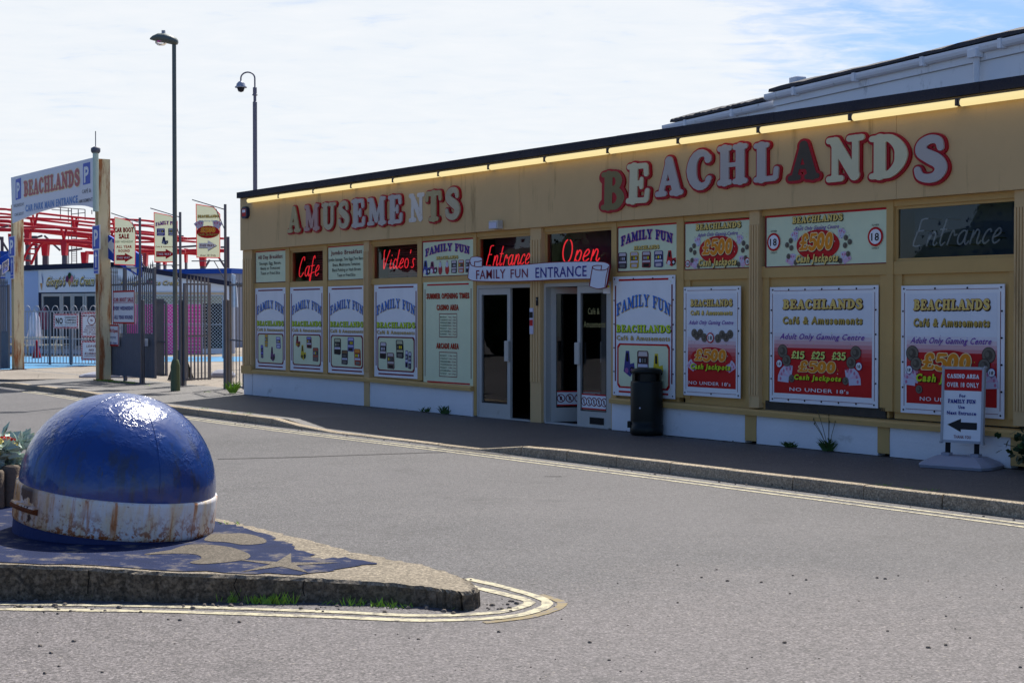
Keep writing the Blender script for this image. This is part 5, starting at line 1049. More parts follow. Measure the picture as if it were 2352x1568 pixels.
bot = smooth([br, AP(196, 473), AP(170, 472), AP(145, 474), AP(118, 479), AP(90, 487), AP(60, 499), blf], 3)
m = MB(); m.prism(top + bot, -OF, -OF + .04, M_SGN); m.build('sign_board', gw)
m = MB(); pr = Print(m, 0, 0, 1, 1, -OF)
def gtext(word, corners, mt, **k):                   # fits a word to a sheared box given by three picture corners
    a, b, c = [AP(*q) for q in corners]; 
    bold = k.get('bold', .02); bv, bf, tw = (bfont(word, bold) if not k.get('fat') else (None, None, None))
    if k.get('fat'):
        xs, ys, D, tw = word_field(word, 22)
        for lev, mm, l in (((.045, k['halo'], 3),) if k.get('halo') else ()) + ((0., mt, 4),):
            vs, fs, _ = contour_mesh(xs, ys, D, lev); m.add([(a[0] + (b[0] - a[0]) * x / tw + (c[0] - a[0]) * y, -OF - l * .002, a[1] + (b[1] - a[1]) * x / tw + (c[1] - a[1]) * y) for x, y in vs], fs, mm)
    else: m.add([(a[0] + (b[0] - a[0]) * x / tw + (c[0] - a[0]) * y, -OF - .008, a[1] + (b[1] - a[1]) * x / tw + (c[1] - a[1]) * y) for x, y in bv], bf, mt)
FRED = ink('faded red', (178, 70, 84)); FBL = ink('faded blue', (84, 140, 206)); FINK = ink('faded black', (70, 72, 90))
gtext('BEACHLANDS', ((55, 452), (184, 426), (54.5, 417)), FRED, fat=True, halo=ink('pale orange', (240, 214, 160)))
gtext('CAR PARK MAIN ENTRANCE', ((59, 486), (179, 465), (59, 471)), FBL, bold=.035)
gtext('CAFÉ &', ((189, 445), (209, 441), (189, 436)), FINK, bold=.005); gtext('AMUSEMENTS', ((181, 467), (216, 461), (181, 459)), FINK, bold=.003)
gtext('WEDNESDAY', ((31.5, 477), (56, 472), (31.5, 469.5)), FINK, bold=0); gtext('CAR BOOT', ((34, 497), (55, 493), (34, 490)), FINK, bold=0)
for q in (((36, 460), (48.5, 456), (36, 413)), ((191, 425), (207.5, 421), (191, 376.5))):
    a, b, c = [AP(*z) for z in q]; m.add([(a[0], -OF - .004, a[1]), (b[0], -OF - .004, b[1]), (b[0] + c[0] - a[0], -OF - .004, b[1] + c[1] - a[1]), (c[0], -OF - .004, c[1])], [(0, 1, 2, 3)], SIGNBLUE)
gtext('P', ((38.5, 454), (46, 452), (38.5, 419)), WHITE, bold=.03); gtext('P', ((193.5, 419), (204.5, 416), (193.5, 383)), WHITE, bold=.03)
m.build('lettering', gw)
M_GRN_ = mat('pale green tube', (196, 214, 200), .4, .05); a, b = AP(221.5, 352), AP(221.5, 486); m = MB(); m.tube([(a[0], -OF - .02, b[1]), (a[0], -OF - .02, a[1])], .075, M_GRN_, 10); m.build('floodlight_tube', gw); m = MB(); m.lathe([(.09, 0), (.12, .04), (.12, .12), (.05, .16), (.012, .17), (.012, .55)], M_STEEL, 12, (a[0], -OF - .02, a[1])); m.build('finial', gw)
# blue parking plates on the posts
def plate(name, label, pxr, arrow, off, fr=AR):
    x0, y0, x1, y1 = pxr; a, zt_ = fr.P(x0, y0, off); b, zb_ = fr.P(x1, y1, off); r = thing(name, label, 'sign', fr.m @ Matrix.Translation((a, -off, zb_)), 'blue parking plates on the gateway posts')
    m = MB(); m.box(0, b - a, -.02, 0, 0, zt_ - zb_, WHITE); p = Print(m, 0, 0, b - a, zt_ - zb_, -.02); p.rect(.06, .03, .94, .97, SIGNBLUE)
    if arrow: p.poly([(.5, .94), (.2, .72), (.4, .72), (.4, .27), (.6, .27), (.6, .72), (.8, .72)], WHITE, 2); p.rect(.1, .14, .9, .17, WHITE, 2)
    else: p.text('P', .52, .5, .55, .68, WHITE, bold=.03, l=3)
    m.build('panel', r); m = MB(); m.box((b - a) * .4, (b - a) * .6, 0, off - .152, (zt_ - zb_) * .7, (zt_ - zb_) * .78, M_STEEL); m.build('bracket', r)
plate('parking_plate', 'blue P plate on the left gateway post', (21.5, 544, 35.5, 588), False, .2); plate('parking_plate', 'narrow blue arrow plate low on the left gateway post', (25, 590, 33, 640), True, .2)
plate('parking_plate', 'blue P plate on the right gateway post', (213.5, 519, 231, 572), False, .2); plate('parking_plate', 'narrow blue arrow plate low on the right gateway post', (216.5, 574, 228, 629), True, .2)
# slanted blue arrow boards behind the posts
AB = Frame.px(238, 38.05, 322, 36.7)
def blueboard(label, fr, quad, prints):
    P = [fr.P(*q) for q in quad]; r = thing('arrow_board', label, 'sign', fr.m, 'slanted blue arrow boards'); m = MB(); m.prism(P, 0, .05, SIGNBLUE)
    for pts, mt in prints: q = [fr.P(*z) for z in pts]; m.add([(a, -.004, c) for a, c in q], [tuple(range(len(q)))], mt)
    m.build('panel', r); m = MB(); x = sum(p[0] for p in P) / 4; m.box(x - .04, x + .04, .05, .12, -.0, min(p[1] for p in P) + .8, M_STEEL); m.build('leg', r)
blueboard('slanted blue board with white arrow behind the car boot sale flag', AB, [(238, 534), (322, 585), (322, 637), (239, 588)], [([(244, 563), (258, 548), (258, 556), (273, 566), (273, 580), (260, 572), (261, 583)], WHITE), ([(290, 600), (314, 615), (314, 628), (290, 612)], WHITE)])
AB2 = Frame.px(-30, 45.2, 32, 45.6)
blueboard('slanted blue board with white bordered P left of the left gateway post', AB2, [(-34, 640), (-34, 612), (31, 575), (31, 601)], [([(5, 604), (20, 594), (20, 620), (5, 631)], WHITE), ([(6.5, 605), (18.5, 597), (18.5, 619), (6.5, 628)], SIGNBLUE), ([(9.5, 624), (9.5, 606), (15.5, 602), (16, 610), (12, 614), (12, 622)], WHITE), ([(24, 590), (31, 585), (31, 592), (24, 598)], WHITE), ([(-20, 622), (3, 607), (3, 616), (-20, 634)], WHITE)])
# flags
TRED = translucent('red flag cloth', (216, 60, 60), .3); TCRM = translucent('cream flag cloth', (226, 232, 200), .22)
def flag(label, pole_px, Y, polegrp, base_y, corners, pole_top, draw, thick):
    fr = Frame.px(corners[0][0], Y + .1, pole_px, Y); P = [fr.P(*c) for c in corners]; x0 = min(p[0] for p in P); x1 = max(p[0] for p in P); z0 = min(p[1] for p in P); z1 = max(p[1] for p in P)
    r = thing('flag_sign', label, 'flag', fr.m, 'pale green flag signs on poles'); m = MB(); cx, cz = (x0 + x1) / 2, (z0 + z1) / 2
    q = [(cx + (a - cx) * .94, cz + (c - cz) * .965) for a, c in P]; n_ = len(P); m.add([(a, 0, c) for a, c in q], [tuple(range(n_))], TCRM); m.add([(a, 0, c) for a, c in P] + [(a, 0, c) for a, c in q], [(i, (i + 1) % n_, (i + 1) % n_ + n_, i + n_) for i in range(n_)], TRED); m.build('banner', r)
    m = MB(); p = Print(m, x0, z0, x1, z1, -.002); draw(p); m.build('lettering', r)
    sp, tp = fr.P(pole_px, pole_top); _, zb_ = fr.P(pole_px, base_y); m = MB(); m.tube([(sp, .02, -.02), (sp, .02, tp)], .032, M_STEEL, 8); m.build('pole', r)
    m = MB(); sl_ = P[0]; m.tube([(sl_[0] - .08, 0, sl_[1] + .09), (sp, .02, tp - .12)], .013, M_STEEL, 6); m.tube([(x0 - .1, 0, z0 - .06), (sp, .02, z0 - .06)], .013, M_STEEL, 6); m.tube([(x1 - .1, 0, z1 - .12), (sp, .02, tp - .6)], .01, M_STEEL, 6); m.tube([(x1 - .15, 0, z0 - .06), (sp, .02, z0 - .5)], .01, M_STEEL, 6); m.build('arm', r)
    m = MB(); m.cbox(sp - thick, sp + thick, .06, .06 + 2 * thick, -.02, fr.P(pole_px, 688)[1], M_STEEL, .015); m.build('gate_post', r)
def d1(p):
    p.text('CAR BOOT', .46, .735, .86, .095, RED, bold=.035, shadow=(MAROON, .06, -.05)); p.text('SALE', .46, .605, .46, .095, RED, bold=.035, shadow=(MAROON, .06, -.05)); p.text('EVERY WEDNESDAY', .47, .49, .82, .045, GREEN, bold=.01); p.text('ALL YEAR', .47, .39, .7, .055, RED, bold=.04); p.text('ROUND', .47, .305, .52, .055, RED, bold=.04)
    p.poly([(.11, .22), (.5, .22), (.5, .26), (.88, .165), (.5, .07), (.5, .11), (.11, .11)], RED, 2); p.text('THIS WAY', .44, .165, .58, .045, WHITE, bold=.02)
def d2(p):
    p.text('FAMILY FUN', .53, .77, .9, .07, PURPLE, fat=True, arch=.5, outline=(RED, .03)); machine(p, .3, .60, .34, .15, (80, 70, 150), (150, 150, 190), 0, 3); machine(p, .74, .60, .26, .15, (60, 60, 80), (190, 190, 210), 0, 4); ride(p, .47, .43, .28, .16, (70, 80, 120), (170, 180, 190)); p.text('Café & Amusements', .5, .315, .84, .03, BROWN, bold=.02)
    p.poly([(.1, .225), (.5, .225), (.5, .27), (.88, .17), (.5, .07), (.5, .115), (.1, .115)], RED, 2); p.text('THIS WAY', .44, .17, .6, .045, WHITE, bold=.02)
def d3(p):
    p.text('BEACHLANDS', .5, .77, .86, .05, GOLD, fat=True, ital=.1, shadow=(BLACK, .1, -.1)); p.text('Adult Gaming Centre', .5, .685, .74, .03, BLUE, bold=.005, ital=.4)
    for u in (.2, .82): notes(p, u, .52, .3, u < .5, 3)
    p.ell(.5, .48, .27, .14, RED, 3); p.text('£500', .5, .52, .6, .09, ORANGE, fat=True, outline=(GOLD, .05), l=7); p.text('Cash Jackpots', .5, .44, .82, .045, OCHRE, bold=.03, l=8, shadow=(BLACK, .06, -.06))
    p.poly([(.13, .27), (.5, .27), (.5, .32), (.87, .225), (.5, .13), (.5, .18), (.13, .18)], BLACK, 2); p.poly([(.12, .28), (.49, .28), (.49, .33), (.86, .235), (.49, .14), (.49, .19), (.12, .19)], WHITE, 3); p.text('THIS WAY', .46, .235, .6, .045, MAROON, bold=.02, l=5); p.text('Over 18 Only', .5, .055, .64, .032, MAROON, bold=.03)
flag('flag sign for the car boot sale, leftmost of the flags', 320.5, 36.0, None, 880, [(262.5, 498), (297, 506), (312, 522), (311, 610), (262, 608)], 500, d1, .055)
flag('flag sign with arcade machine pictures, half hidden by the green lamp post', 413, 34.9, None, 886, [(353, 487), (393, 495), (408, 508), (407, 603), (354.5, 602.5)], 487, d2, .075)
flag('flag sign with cash jackpots picture, rightmost of the flags', 516.5, 33.3, None, 896, [(449.5, 468), (491, 475), (506, 492), (506, 593), (451, 592)], 469, d3, .075)
# gates and fences
def spear(m, x, z, w_, y=0): m.add([(x - w_, y, z), (x + w_, y, z), (x + w_ * 2.2, y, z + .06), (x, y, z + .2), (x - w_ * 2.2, y, z + .06)], [(0, 1, 2, 3, 4)], M_STEEL)
def gate(name, label, fr, pa, pb, ylo, yhi, top_fn, dense, cat='gate', group=None, spears=True, step=.115, bw=.018):
    s0, s1 = fr.S(pa), fr.S(pb); z0 = fr.Z(pa, ylo); z1 = fr.Z(pa, yhi); r = thing(name, label, cat, fr.m @ Matrix.Translation((s0, 0, z0)), group); L_ = s1 - s0; h = z1 - z0
    m = MB(); m.box(0, .05, -.025, .025, 0, h + (top_fn(0) if top_fn else 0), M_STEEL); m.box(L_ - .05, L_, -.025, .025, 0, h + (top_fn(1) if top_fn else 0), M_STEEL)
    for z in (.03, h * .46, h): m.box(.05, L_ - .05, -.02, .02, z - .02, z + .02, M_STEEL)
    m.build('frame', r); m = MB(); n = int(L_ / step)
    for k in range(n + 1):
        x = .08 + (L_ - .16) * k / max(1, n); t = h + (top_fn(x / L_) if top_fn else .08); m.box(x - bw, x + bw, -.034, -.022, .0, t, M_STEEL)
        if spears: spear(m, x, t, bw * .8, -.028)
        if dense and x / L_ < dense: m.box(x + bw + .006, x + step - bw - .004, -.034, -.024, .0, h * .46, M_STEEL)
    m.build('bars', r); return r
G2 = Frame.px(240, 38.4, 357, 36.0)
gate('palisade_gate', 'wide grey palisade gate with solid lower half beside the right gateway post', G2, 243, 357, 860, 655, lambda t: .30 - .55 * math.sin(math.pi * min(1, t * 1.0)) * (.6 if t > .3 else .2) + .1 * t, 1.1, group='grey steel gates', step=.12, bw=.026)
GB = Frame.px(357, 36.6, 383, 36.3); gate('side_gate', 'narrow low grey gate with lock box behind the green lamp post', GB, 357, 383, 862, 694, None, 0, group='grey steel gates', spears=False, step=.05, bw=.009)
GC = Frame.px(421, 34.9, 483, 35.5); gate('spear_gate', 'open spear topped grey gate right of the green lamp post', GC, 422, 483, 874, 652, lambda t: .02, .0, group='grey steel gates', step=.125, bw=.02)
GD = Frame.px(527, 33.2, 564, 31.5); gate('spear_fence', 'grey spear topped fence between the right flag post and the arcade corner', GD, 529, 562, 886, 655, lambda t: .05, 0, 'fence', step=.34, bw=.022)
GL = Frame.px(-190, 52, 22, 46); gate('palisade_fence', 'grey palisade fence panel at the left edge beyond the left post', GL, -190, 21, 836, 665, lambda t: .05, 1.1, 'fence', step=.14, bw=.04)
# hooped railing
RL = Frame.px(53, 50, 228, 49); rl = thing('hoop_railing', 'grey hoop topped railing across the entrance between the gateway posts', 'railing', RL.m); s0, s1 = RL.S(52), RL.S(232); zt_, zb_ = RL.Z(140, 715), RL.Z(140, 834)
m = MB(); [m.box(s0, s1, -.015, .015, z - .018, z + .018, M_METAL) for z in (zt_, zb_, RL.Z(140, 778))]; m.build('rail', rl); m = MB(); n = 26
for k in range(n):
    x = s0 + (s1 - s0) * k / (n - 1); m.box(x - .011, x + .011, -.011, .011, zb_ - .02, zt_, M_METAL)
    if k % 3 == 0 and k < n - 2: m.tube([(x + .06 + .13 - .13 * math.cos(t), 0, zt_ + .19 * math.sin(t)) for t in [math.pi * i / 8 for i in range(9)]], .012, M_METAL, 5)
m.build('bars', rl)
for a in (.35, .62): m = MB(); x = s0 + (s1 - s0) * a; m.box(x - .03, x + .03, -.03, .03, -.0, zt_, M_STEEL); m.build('post', rl)
def hang(name, label, fr, rect, draw, bg, off=.05, edge=None, t=.015):
    x0, y0, x1, y1 = rect; a, zt_ = fr.P(x0, y0, off); b, zb_ = fr.P(x1, y1, off); r = thing(name, label, 'sign', fr.m @ Matrix.Translation((a, -off, zb_))); m = MB(); m.box(0, b - a, -t, 0, 0, zt_ - zb_, bg); p = Print(m, 0, 0, b - a, zt_ - zb_, -t, .003)
    if edge: p.frame(0, 0, 1, 1, edge[1], edge[0])
    draw(p); m.build('panel', r); m = MB(); [m.box((b - a) * u - .012, (b - a) * u + .012, 0, off - .01, (zt_ - zb_) * .8, (zt_ - zb_) * .84, M_STEEL) for u in (.15, .85)]; m.build('clip', r)
def stripes(p, n=16):
    p.frame(0, 0, 1, 1, .06, RED); 
    for k in range(n):
        u = (k + .3) / n
        for v0, v1 in ((0, .06 / p.h), (1 - .06 / p.h, 1)): p.poly([(u, v0), (u + .3 / n, v0), (u + .55 / n, v1), (u + .25 / n, v1)], WHITE, 2)
        if k < n * p.h / p.w:
            v = (k + .3) / (n * p.h / p.w); dv = 1 / (n * p.h / p.w)
            for u0, u1 in ((0, .06 / p.w), (1 - .06 / p.w, 1)): p.poly([(u0, v), (u1, v + dv * .25), (u1, min(1, v + dv * .6)), (u0, min(1, v + dv * .35))], WHITE, 2)
def n1(p): stripes(p, 18); p.text('NO', .24, .52, .28, .4, BLACK, bold=.03); [p.text(t, .69, v, .46, .12, BLACK, bold=.015) for t, v in (('CARAVANS', .75), ('CAMPERS', .57), ('TRAILERS', .39))]; p.text('& OTHER LARGE VEHICLES', .52, .23, .76, .05, BLACK, bold=.01); p.text('THANK YOU', .5, .12, .34, .035, BLACK)
hang('restriction_sign', 'red edged sign reading NO CARAVANS CAMPERS TRAILERS on the hooped railing', RL, (123.5, 720, 180.5, 754.5), n1, WHITE)
def n2(p):
    stripes(p, 14); p.text('MAX SPEED', .5, .86, .8, .07, MAROON, ital=.2, bold=.006); p.ell(.5, .68, .16, .16, MAROON, 2, 24); p.ell(.5, .68, .135, .135, WHITE, 3, 24); p.text('5', .5, .68, .12, .09, MAROON, bold=.01, l=5)
    for t, v, w_ in (('BEWARE OF', .46, .5), ('CHILDREN', .38, .6), ('THIS CAR PARK', .30, .72), ('WILL BE LOCKED', .22, .78), ('AT 10PM', .14, .45)): p.text(t, .5, v, w_, .045, MAROON, ital=.2)
hang('speed_sign', 'red edged sign with a circled 5, upper of two by the right gateway post', RL, (186.7, 717, 236, 775), n2, WHITE)
def n3(p): stripes(p, 14); [p.text(t, .5, v, w_, .12, MAROON, ital=.2, bold=.006) for t, v, w_ in (('LEAVE', .73, .46), ('NO', .53, .22), ('RUBBISH', .34, .62))]; p.rect(.15, .2, .85, .22, MAROON, 2)
hang('rubbish_sign', 'red edged sign reading LEAVE NO RUBBISH, lower of two by the right gateway post', RL, (186.7, 782, 236, 827.5), n3, WHITE)
def n4(p): p.text('CAR BOOT SALE', .5, .73, .88, .12, mat('ink crimson', (176, 20, 70), .5, .04), bold=.03); p.rect(.03, .63, .97, .645, MATS['ink crimson']); p.text('EVERY WEDNESDAY', .5, .47, .9, .11, DKBLUE, bold=.03); p.text('ALL YEAR ROUND', .5, .2, .84, .11, DKBLUE, bold=.03)
hang('car_boot_sign', 'white sign reading CAR BOOT SALE EVERY WEDNESDAY ALL YEAR ROUND on the wide gate', G2, (260.5, 668, 311, 743.5), n4, WHITE, .08, (RED, .04))
def n5(p): p.text('Café Open', .5, .72, .86, .16, RED, bold=.025); p.text('Everyday', .5, .43, .6, .13, DKBLUE, bold=0); p.text('8.30 - 6pm', .5, .15, .7, .14, DKBLUE, bold=.015)
hang('cafe_sign', 'small white sign reading Café Open Everyday low on the wide gate', G2, (247, 745, 274, 795), n5, WHITE, .08, (RED, .04))
hang('paper_notice', 'small blank looking paper notice on the wide gate near the lamp post', G2, (330, 777, 340, 795), lambda p: [p.rect(.2, .2 + .15 * i, .8, .26 + .15 * i, LILAC, 2) for i in range(4)], WHITE, .08)
# base weights and a leaning board
def mound(label, px_, py_, w_, d_, h_, rot=0):
    m = MB(); m.loft([[(x * w_ * k, y * d_ * k, z) for x, y in ((-1, -.6), (-.8, -1), (.8, -1), (1, -.6), (1, .6), (.8, 1), (-.8, 1), (-1, .6))] for k, z in ((1, 0), (1.02, h_ * .3), (.9, h_ * .6), (.5, h_))], M_BASE); thing('sign_base', label, 'sign base', Matrix.Translation(gp(px_, py_, PV)) @ Matrix.Rotation(rot, 4, 'Z'), 'grey sign bases', m)
mound('grey weighted sign base showing behind the right gateway post', 240, 866, .62, .3, .14); mound('flat grey sign base under the wide palisade gate', 295, 866, .5, .25, .07); mound('dark grey sign base seen left of the right flag post', 512, 866, .3, .3, .2)
m = MB(); fr = Frame.px(384, 38.2, 396, 37.6); x0, x1 = fr.S(384), fr.S(396); m.add([(x0, 0, 0), (x1, 0, 0), (x1, .25, .75), (x0 + .06, .25, .75)] + [(x0, .03, 0), (x1, .03, 0), (x1, .28, .75), (x0 + .06, .28, .75)], [(0, 1, 2, 3), (4, 5, 6, 7), (0, 1, 5, 4), (3, 2, 6, 7), (0, 3, 7, 4), (1, 2, 6, 5)], M_DARK)
m.add([(x0, .55, 0), (x1, .55, 0), (x1, .29, .75), (x0 + .06, .29, .75)], [(0, 1, 2, 3)], M_DARK); thing('folding_board', 'dark folding board standing behind the green lamp post', 'sign', fr.m, None, m)
# ================================================================ ice cream kiosk
M_KW = mat('pale blue cladding', (226, 230, 236), .5, .05, .8); M_KB = mat('sky blue cladding', (168, 190, 226), .5, .08, .5); M_NAVY = mat('navy trim', (32, 36, 60), .5); M_PINK = mat('pink panel', (246, 60, 168), .5, .05, 1.)
KL = Frame.px(14, 65.5, 254, 62.5); KR = Frame.px(254, 62.5, 545, 64.5); ks = thing('ice_cream_kiosk', 'pale ice cream kiosk with navy sloping roof edge and pink side panel', 'kiosk', KL.m)
kr = KL.m.inverted() @ KR.m
cs = KL.S(254); zc = KL.Z(254, 604); zl = KL.Z(14, 612)
def dr(o): o.matrix_local = kr; return o
m = MB(); m.prism([(0, -.1), (cs, -.1), (cs, zc), (0, zl)], 0, .15, M_KW); m.prism([(0, -.1), (KL.S(91), -.1), (KL.S(88), KL.Z(88, 622)), (0, KL.Z(14, 624))], -.02, -.001, M_KB); m.build('front_wall', ks)
e = KR.S(540); ze = KR.Z(540, 650); m = MB(); m.prism([(.0, -.1), (e, -.1), (e, ze), (0, KR.Z(254, 604))], 0, .15, M_KW); dr(m.build('side_wall', ks))
m = MB(); m.prism([(-.1, KL.Z(14, 623)), (cs + .1, KL.Z(254, 614)), (cs + .1, KL.Z(254, 602)), (-.1, KL.Z(14, 611.5))], -.12, .1, M_NAVY); m.box(cs - .14, cs + .02, -.06, .0, -.05, KL.Z(254, 613), M_NAVY); m.build('roof_edge', ks)
m = MB(); m.prism([(.1, KR.Z(254, 613)), (e + .1, KR.Z(540, 660)), (e + .1, KR.Z(540, 649)), (.1, KR.Z(254, 602))], -.12, .1, M_NAVY); dr(m.build('roof_edge', ks))
m = MB(); a = [KL.at(0, .1, zl - .03), KL.at(cs, .1, zc - .03)]; b_ = [KR.at(e, .1, ze - .05)]; far = Vector((a[0].x + 2, a[0].y + 9, ze + PV)); m.add([KL.m.inverted() @ v for v in (a[0], a[1], b_[0], Vector((b_[0].x, b_[0].y + 6, b_[0].z)), far)], [(0, 1, 2, 3, 4)], M_NAVY); m.build('roof', ks)
m = MB(); x0, x1 = KL.S(89), KL.S(224); z0_, z1_ = KL.Z(150, 800), KL.Z(150, 671); m.box(x0, x1, -.004, .0, z0_, z1_, M_NAVY); m.build('recess', ks)
for pa_, pb_, nm in ((98, 143, 'window'), (143.5, 168, 'door'), (168.5, 196, 'door'), (197, 224, 'window')):
    f = MB(); u0, u1 = KL.S(pa_), KL.S(pb_); lo = z0_ if nm == 'door' else z0_; hi = KL.Z(150, 674)
    for q in ((u0, u0 + .1, lo, hi), (u1 - .1, u1, lo, hi), (u0 + .1, u1 - .1, lo, lo + .12), (u0 + .1, u1 - .1, hi - .12, hi)): f.box(q[0], q[1], -.06, -.006, q[2], q[3], M_ALU)
    o = f.build(nm, ks); g_ = MB(); g_.add([(u0 + .1, -.02, lo + .12), (u1 - .1, -.02, lo + .12), (u1 - .1, -.02, hi - .12), (u0 + .1, -.02, hi - .12)], [(0, 1, 2, 3)], mat('dark pane', (58, 66, 76), .15, .2, 1.5)); g_.build('pane', o)
    if nm == 'door': h = MB(); h.box((u1 if pa_ < 160 else u0) - .12, (u1 if pa_ < 160 else u0) + .02, -.1, -.06, lo + 1., lo + 1.25, M_RUB); h.build('handle', o)
m = MB(); x0, zt_ = KL.P(108, 625); 
def plainlogo(fr, rect):
    m = MB(); x0, y0, x1, y1 = rect; a, zt_ = fr.P(x0, y0); b, zb_ = fr.P(x1, y1); p = Print(m, a, zb_, b, zt_, -.004, .006); HALO = ink('halo white', (236, 236, 240))
    for w_, u, ww in (("Giorgio's", .2, .40), ('Ice Cream', .77, .45)):
        for mm, dz, o_, l_ in ((BLACK, -.02, .2, 1), (HALO, 0, .14, 2), (BLACK, -.03, .05, 3)): xs, ys, D, tw = bfield(w_, 26); vs, fs, _ = contour_mesh(xs, ys, D, o_); cx_, cz_ = p.q(u, .5 + dz); p.emit(vs, fs, lambda x, y: (cx_ + (x / tw - .5) * ww * p.w + .25 * (y - .5) * .5 * p.h, cz_ + (y - .5) * .5 * p.h), mm, l_)
        p.text(w_, u, .5, ww, .5, GOLD, ital=.25, bold=.012, l=4)
    for u, v, mm in ((.445, .6, ink('berry', (110, 50, 90))), (.49, .78, GREEN), (.535, .6, ink('strawberry', (206, 130, 140)))): p.ell(u, v, (b - a) * .035, (zt_ - zb_) * .2, mm, 7)
    p.poly([(.43, .55), (.55, .55), (.49, .1)], ink('cone', (196, 150, 90)), 6.5); return m
plainlogo(KL, (108, 626, 218, 663)).build('lettering', ks); dr(plainlogo(KR, (279, 638, 414, 659)).build('lettering', ks))
m = MB(); p = Print(m, KL.S(90), KL.Z(95, 668), KL.S(101), KL.Z(95, 626), -.02, .006); p.poly([(.3, .42), (.75, .42), (.6, .0)], ink('cone', (196, 150, 90)), 1); p.poly([(.2, .42), (.85, .42), (.8, .7), (.55, 1), (.25, .75)], WHITE, 1); p.poly([(.8, .42), (.95, .4), (.9, .7), (.6, 1)], ink('shade blue', (120, 130, 170)), 1.5); m.build('cone_picture', ks)
m = MB(); m.box(KR.S(290), KR.S(464), -.05, -.001, KR.Z(380, 832), KR.Z(380, 699), M_PINK); dr(m.build('pink_panel', ks)); m = MB(); m.box(KR.S(290), KR.S(515), -.05, -.001, KR.Z(400, 697), KR.Z(400, 677), mat('green grey shutter', (150, 150, 130), .5)); m.box(KR.S(310), KR.S(516), -.06, -.001, KR.Z(400, 676), KR.Z(400, 671), mat('timber strip', (200, 180, 150), .6)); dr(m.build('serving_hatch', ks)); m = MB(); m.box(KR.S(466), KR.S(514), -.02, -.001, KR.Z(490, 800), KR.Z(490, 697), M_DARK); dr(m.build('open_bay', ks))
# chain link fence in front of the kiosk side
CLF = Frame.px(316, 57, 513, 57); cf = thing('chain_link_fence', 'white chain link fence panels in front of the pink kiosk side', 'fence', CLF.m); M_WIRE = mat('white wire', (220, 222, 226), .4, .03, 2.); m = MB(); a, zt_ = CLF.P(318, 678); b, zb_ = CLF.P(512, 812); zb_ = max(zb_, .02); pt_ = .13
w_, h_ = b - a, zt_ - zb_
k = -h_
while k < w_:
    for sgn in (1, -1):
        p0 = [k, 0]; p1 = [k + h_, h_]
        if p0[0] < 0: p0 = [0, -k]
        if p1[0] > w_: p1 = [w_, w_ - k]
        q0 = (a + (p0[0] if sgn > 0 else w_ - p0[0]), 0, zb_ + p0[1]); q1 = (a + (p1[0] if sgn > 0 else w_ - p1[0]), 0, zb_ + p1[1]); m.bar(q0, q1, .007, .006, M_WIRE)
    k += pt_
m.build('mesh', cf); m = MB(); [m.tube([(x, 0, -.02), (x, 0, zt_)], .03, M_METAL, 6) for x in (a, (a + b) / 2, b)]; m.tube([(a, 0, zt_), (b, 0, zt_)], .022, M_METAL, 6); m.tube([(a, 0, (zt_ + zb_) / 2), (b, 0, (zt_ + zb_) / 2)], .014, M_METAL, 6); m.build('frame', cf)
# picnic tables, parasol
M_PALE = mat('pale sunlit timber', (216, 206, 182), .7, .12, 3.); M_BRN = mat('brown timber', (104, 72, 50), .7, .2, 3.)
def picnic(px_, py_, label, ln_, rot, mm):
    r = thing('picnic_table', label, 'table', Matrix.Translation(gp(px_, py_, PV)) @ Matrix.Rotation(rot, 4, 'Z'), 'picnic tables outside the kiosk')
    m = MB(); [m.box(-ln_, ln_, y - .075, y + .075, .72, .76, mm) for y in (-.3, -.1, .1, .3)]; m.build('tabletop', r)
    for y in (-.75, .75): m = MB(); m.box(-ln_, ln_, y - .13, y + .13, .42, .46, mm); m.build('bench_seat', r)
    for x in (-ln_ * .7, ln_ * .7): m = MB(); m.bar((x, -.75, 0), (x, -.25, .72), .08, .05, mm); m.bar((x, .75, 0), (x, .25, .72), .08, .05, mm); m.bar((x, -.8, .4), (x, .8, .4), .08, .05, mm); m.build('frame', r)
picnic(95, 816, 'pale picnic table behind the left gateway post', 1.0, .05, M_PALE); picnic(-10, 814, 'pale picnic table at the left edge behind the palisade fence', .9, .05, M_PALE); picnic(178, 808, 'brown picnic table in shade in front of the kiosk doors', .85, .0, M_BRN)
ph = gp(80, 816, PV); k_ = ph.y / F; um = thing('closed_parasol', 'closed white parasol beside the pale picnic table', 'parasol', Matrix.Translation(ph)); zq = lambda y: HC - (y - 723) * k_ - PV
m = MB(); rings = []
for y, r in ((712, 1.), (728, 9), (750, 11), (770, 14), (795, 15)): rings.append([(r * k_ * (1 + .22 * math.cos(6 * t)) * math.cos(t), r * k_ * (1 + .22 * math.cos(6 * t)) * math.sin(t), zq(y)) for t in (2 * math.pi * i / 36 for i in range(36))])
m.loft(rings, mat('white canvas', (226, 222, 230), .8, .06, 4.), smooth=True); m.build('canopy', um); m = MB(); m.tube([(0, 0, 0), (0, 0, zq(708))], .028, M_ALU, 8); m.build('pole', um); m = MB(); m.lathe([(.3, 0), (.3, .05), (.06, .1)], M_STEEL, 16); m.build('base', um)
um2 = gp(93, 816, PV) + Vector((0, .45, 0)); um_ = thing('closed_parasol', 'closed dark red parasol behind the white parasol', 'parasol', Matrix.Translation(um2)); m = MB(); rings = []
for y, r in ((703, 1.), (720, 9), (745, 11), (757, 10)): rings.append([(r * k_ * (1 + .2 * math.cos(6 * t)) * math.cos(t), r * k_ * (1 + .2 * math.cos(6 * t)) * math.sin(t), zq(y)) for t in (2 * math.pi * i / 36 for i in range(36))])
m.loft(rings, mat('maroon canvas', (110, 66, 84), .8, .08, 4.), smooth=True); m.build('canopy', um_); m = MB(); m.tube([(0, 0, 0), (0, 0, zq(704))], .028, M_BRN, 8); m.build('pole', um_)
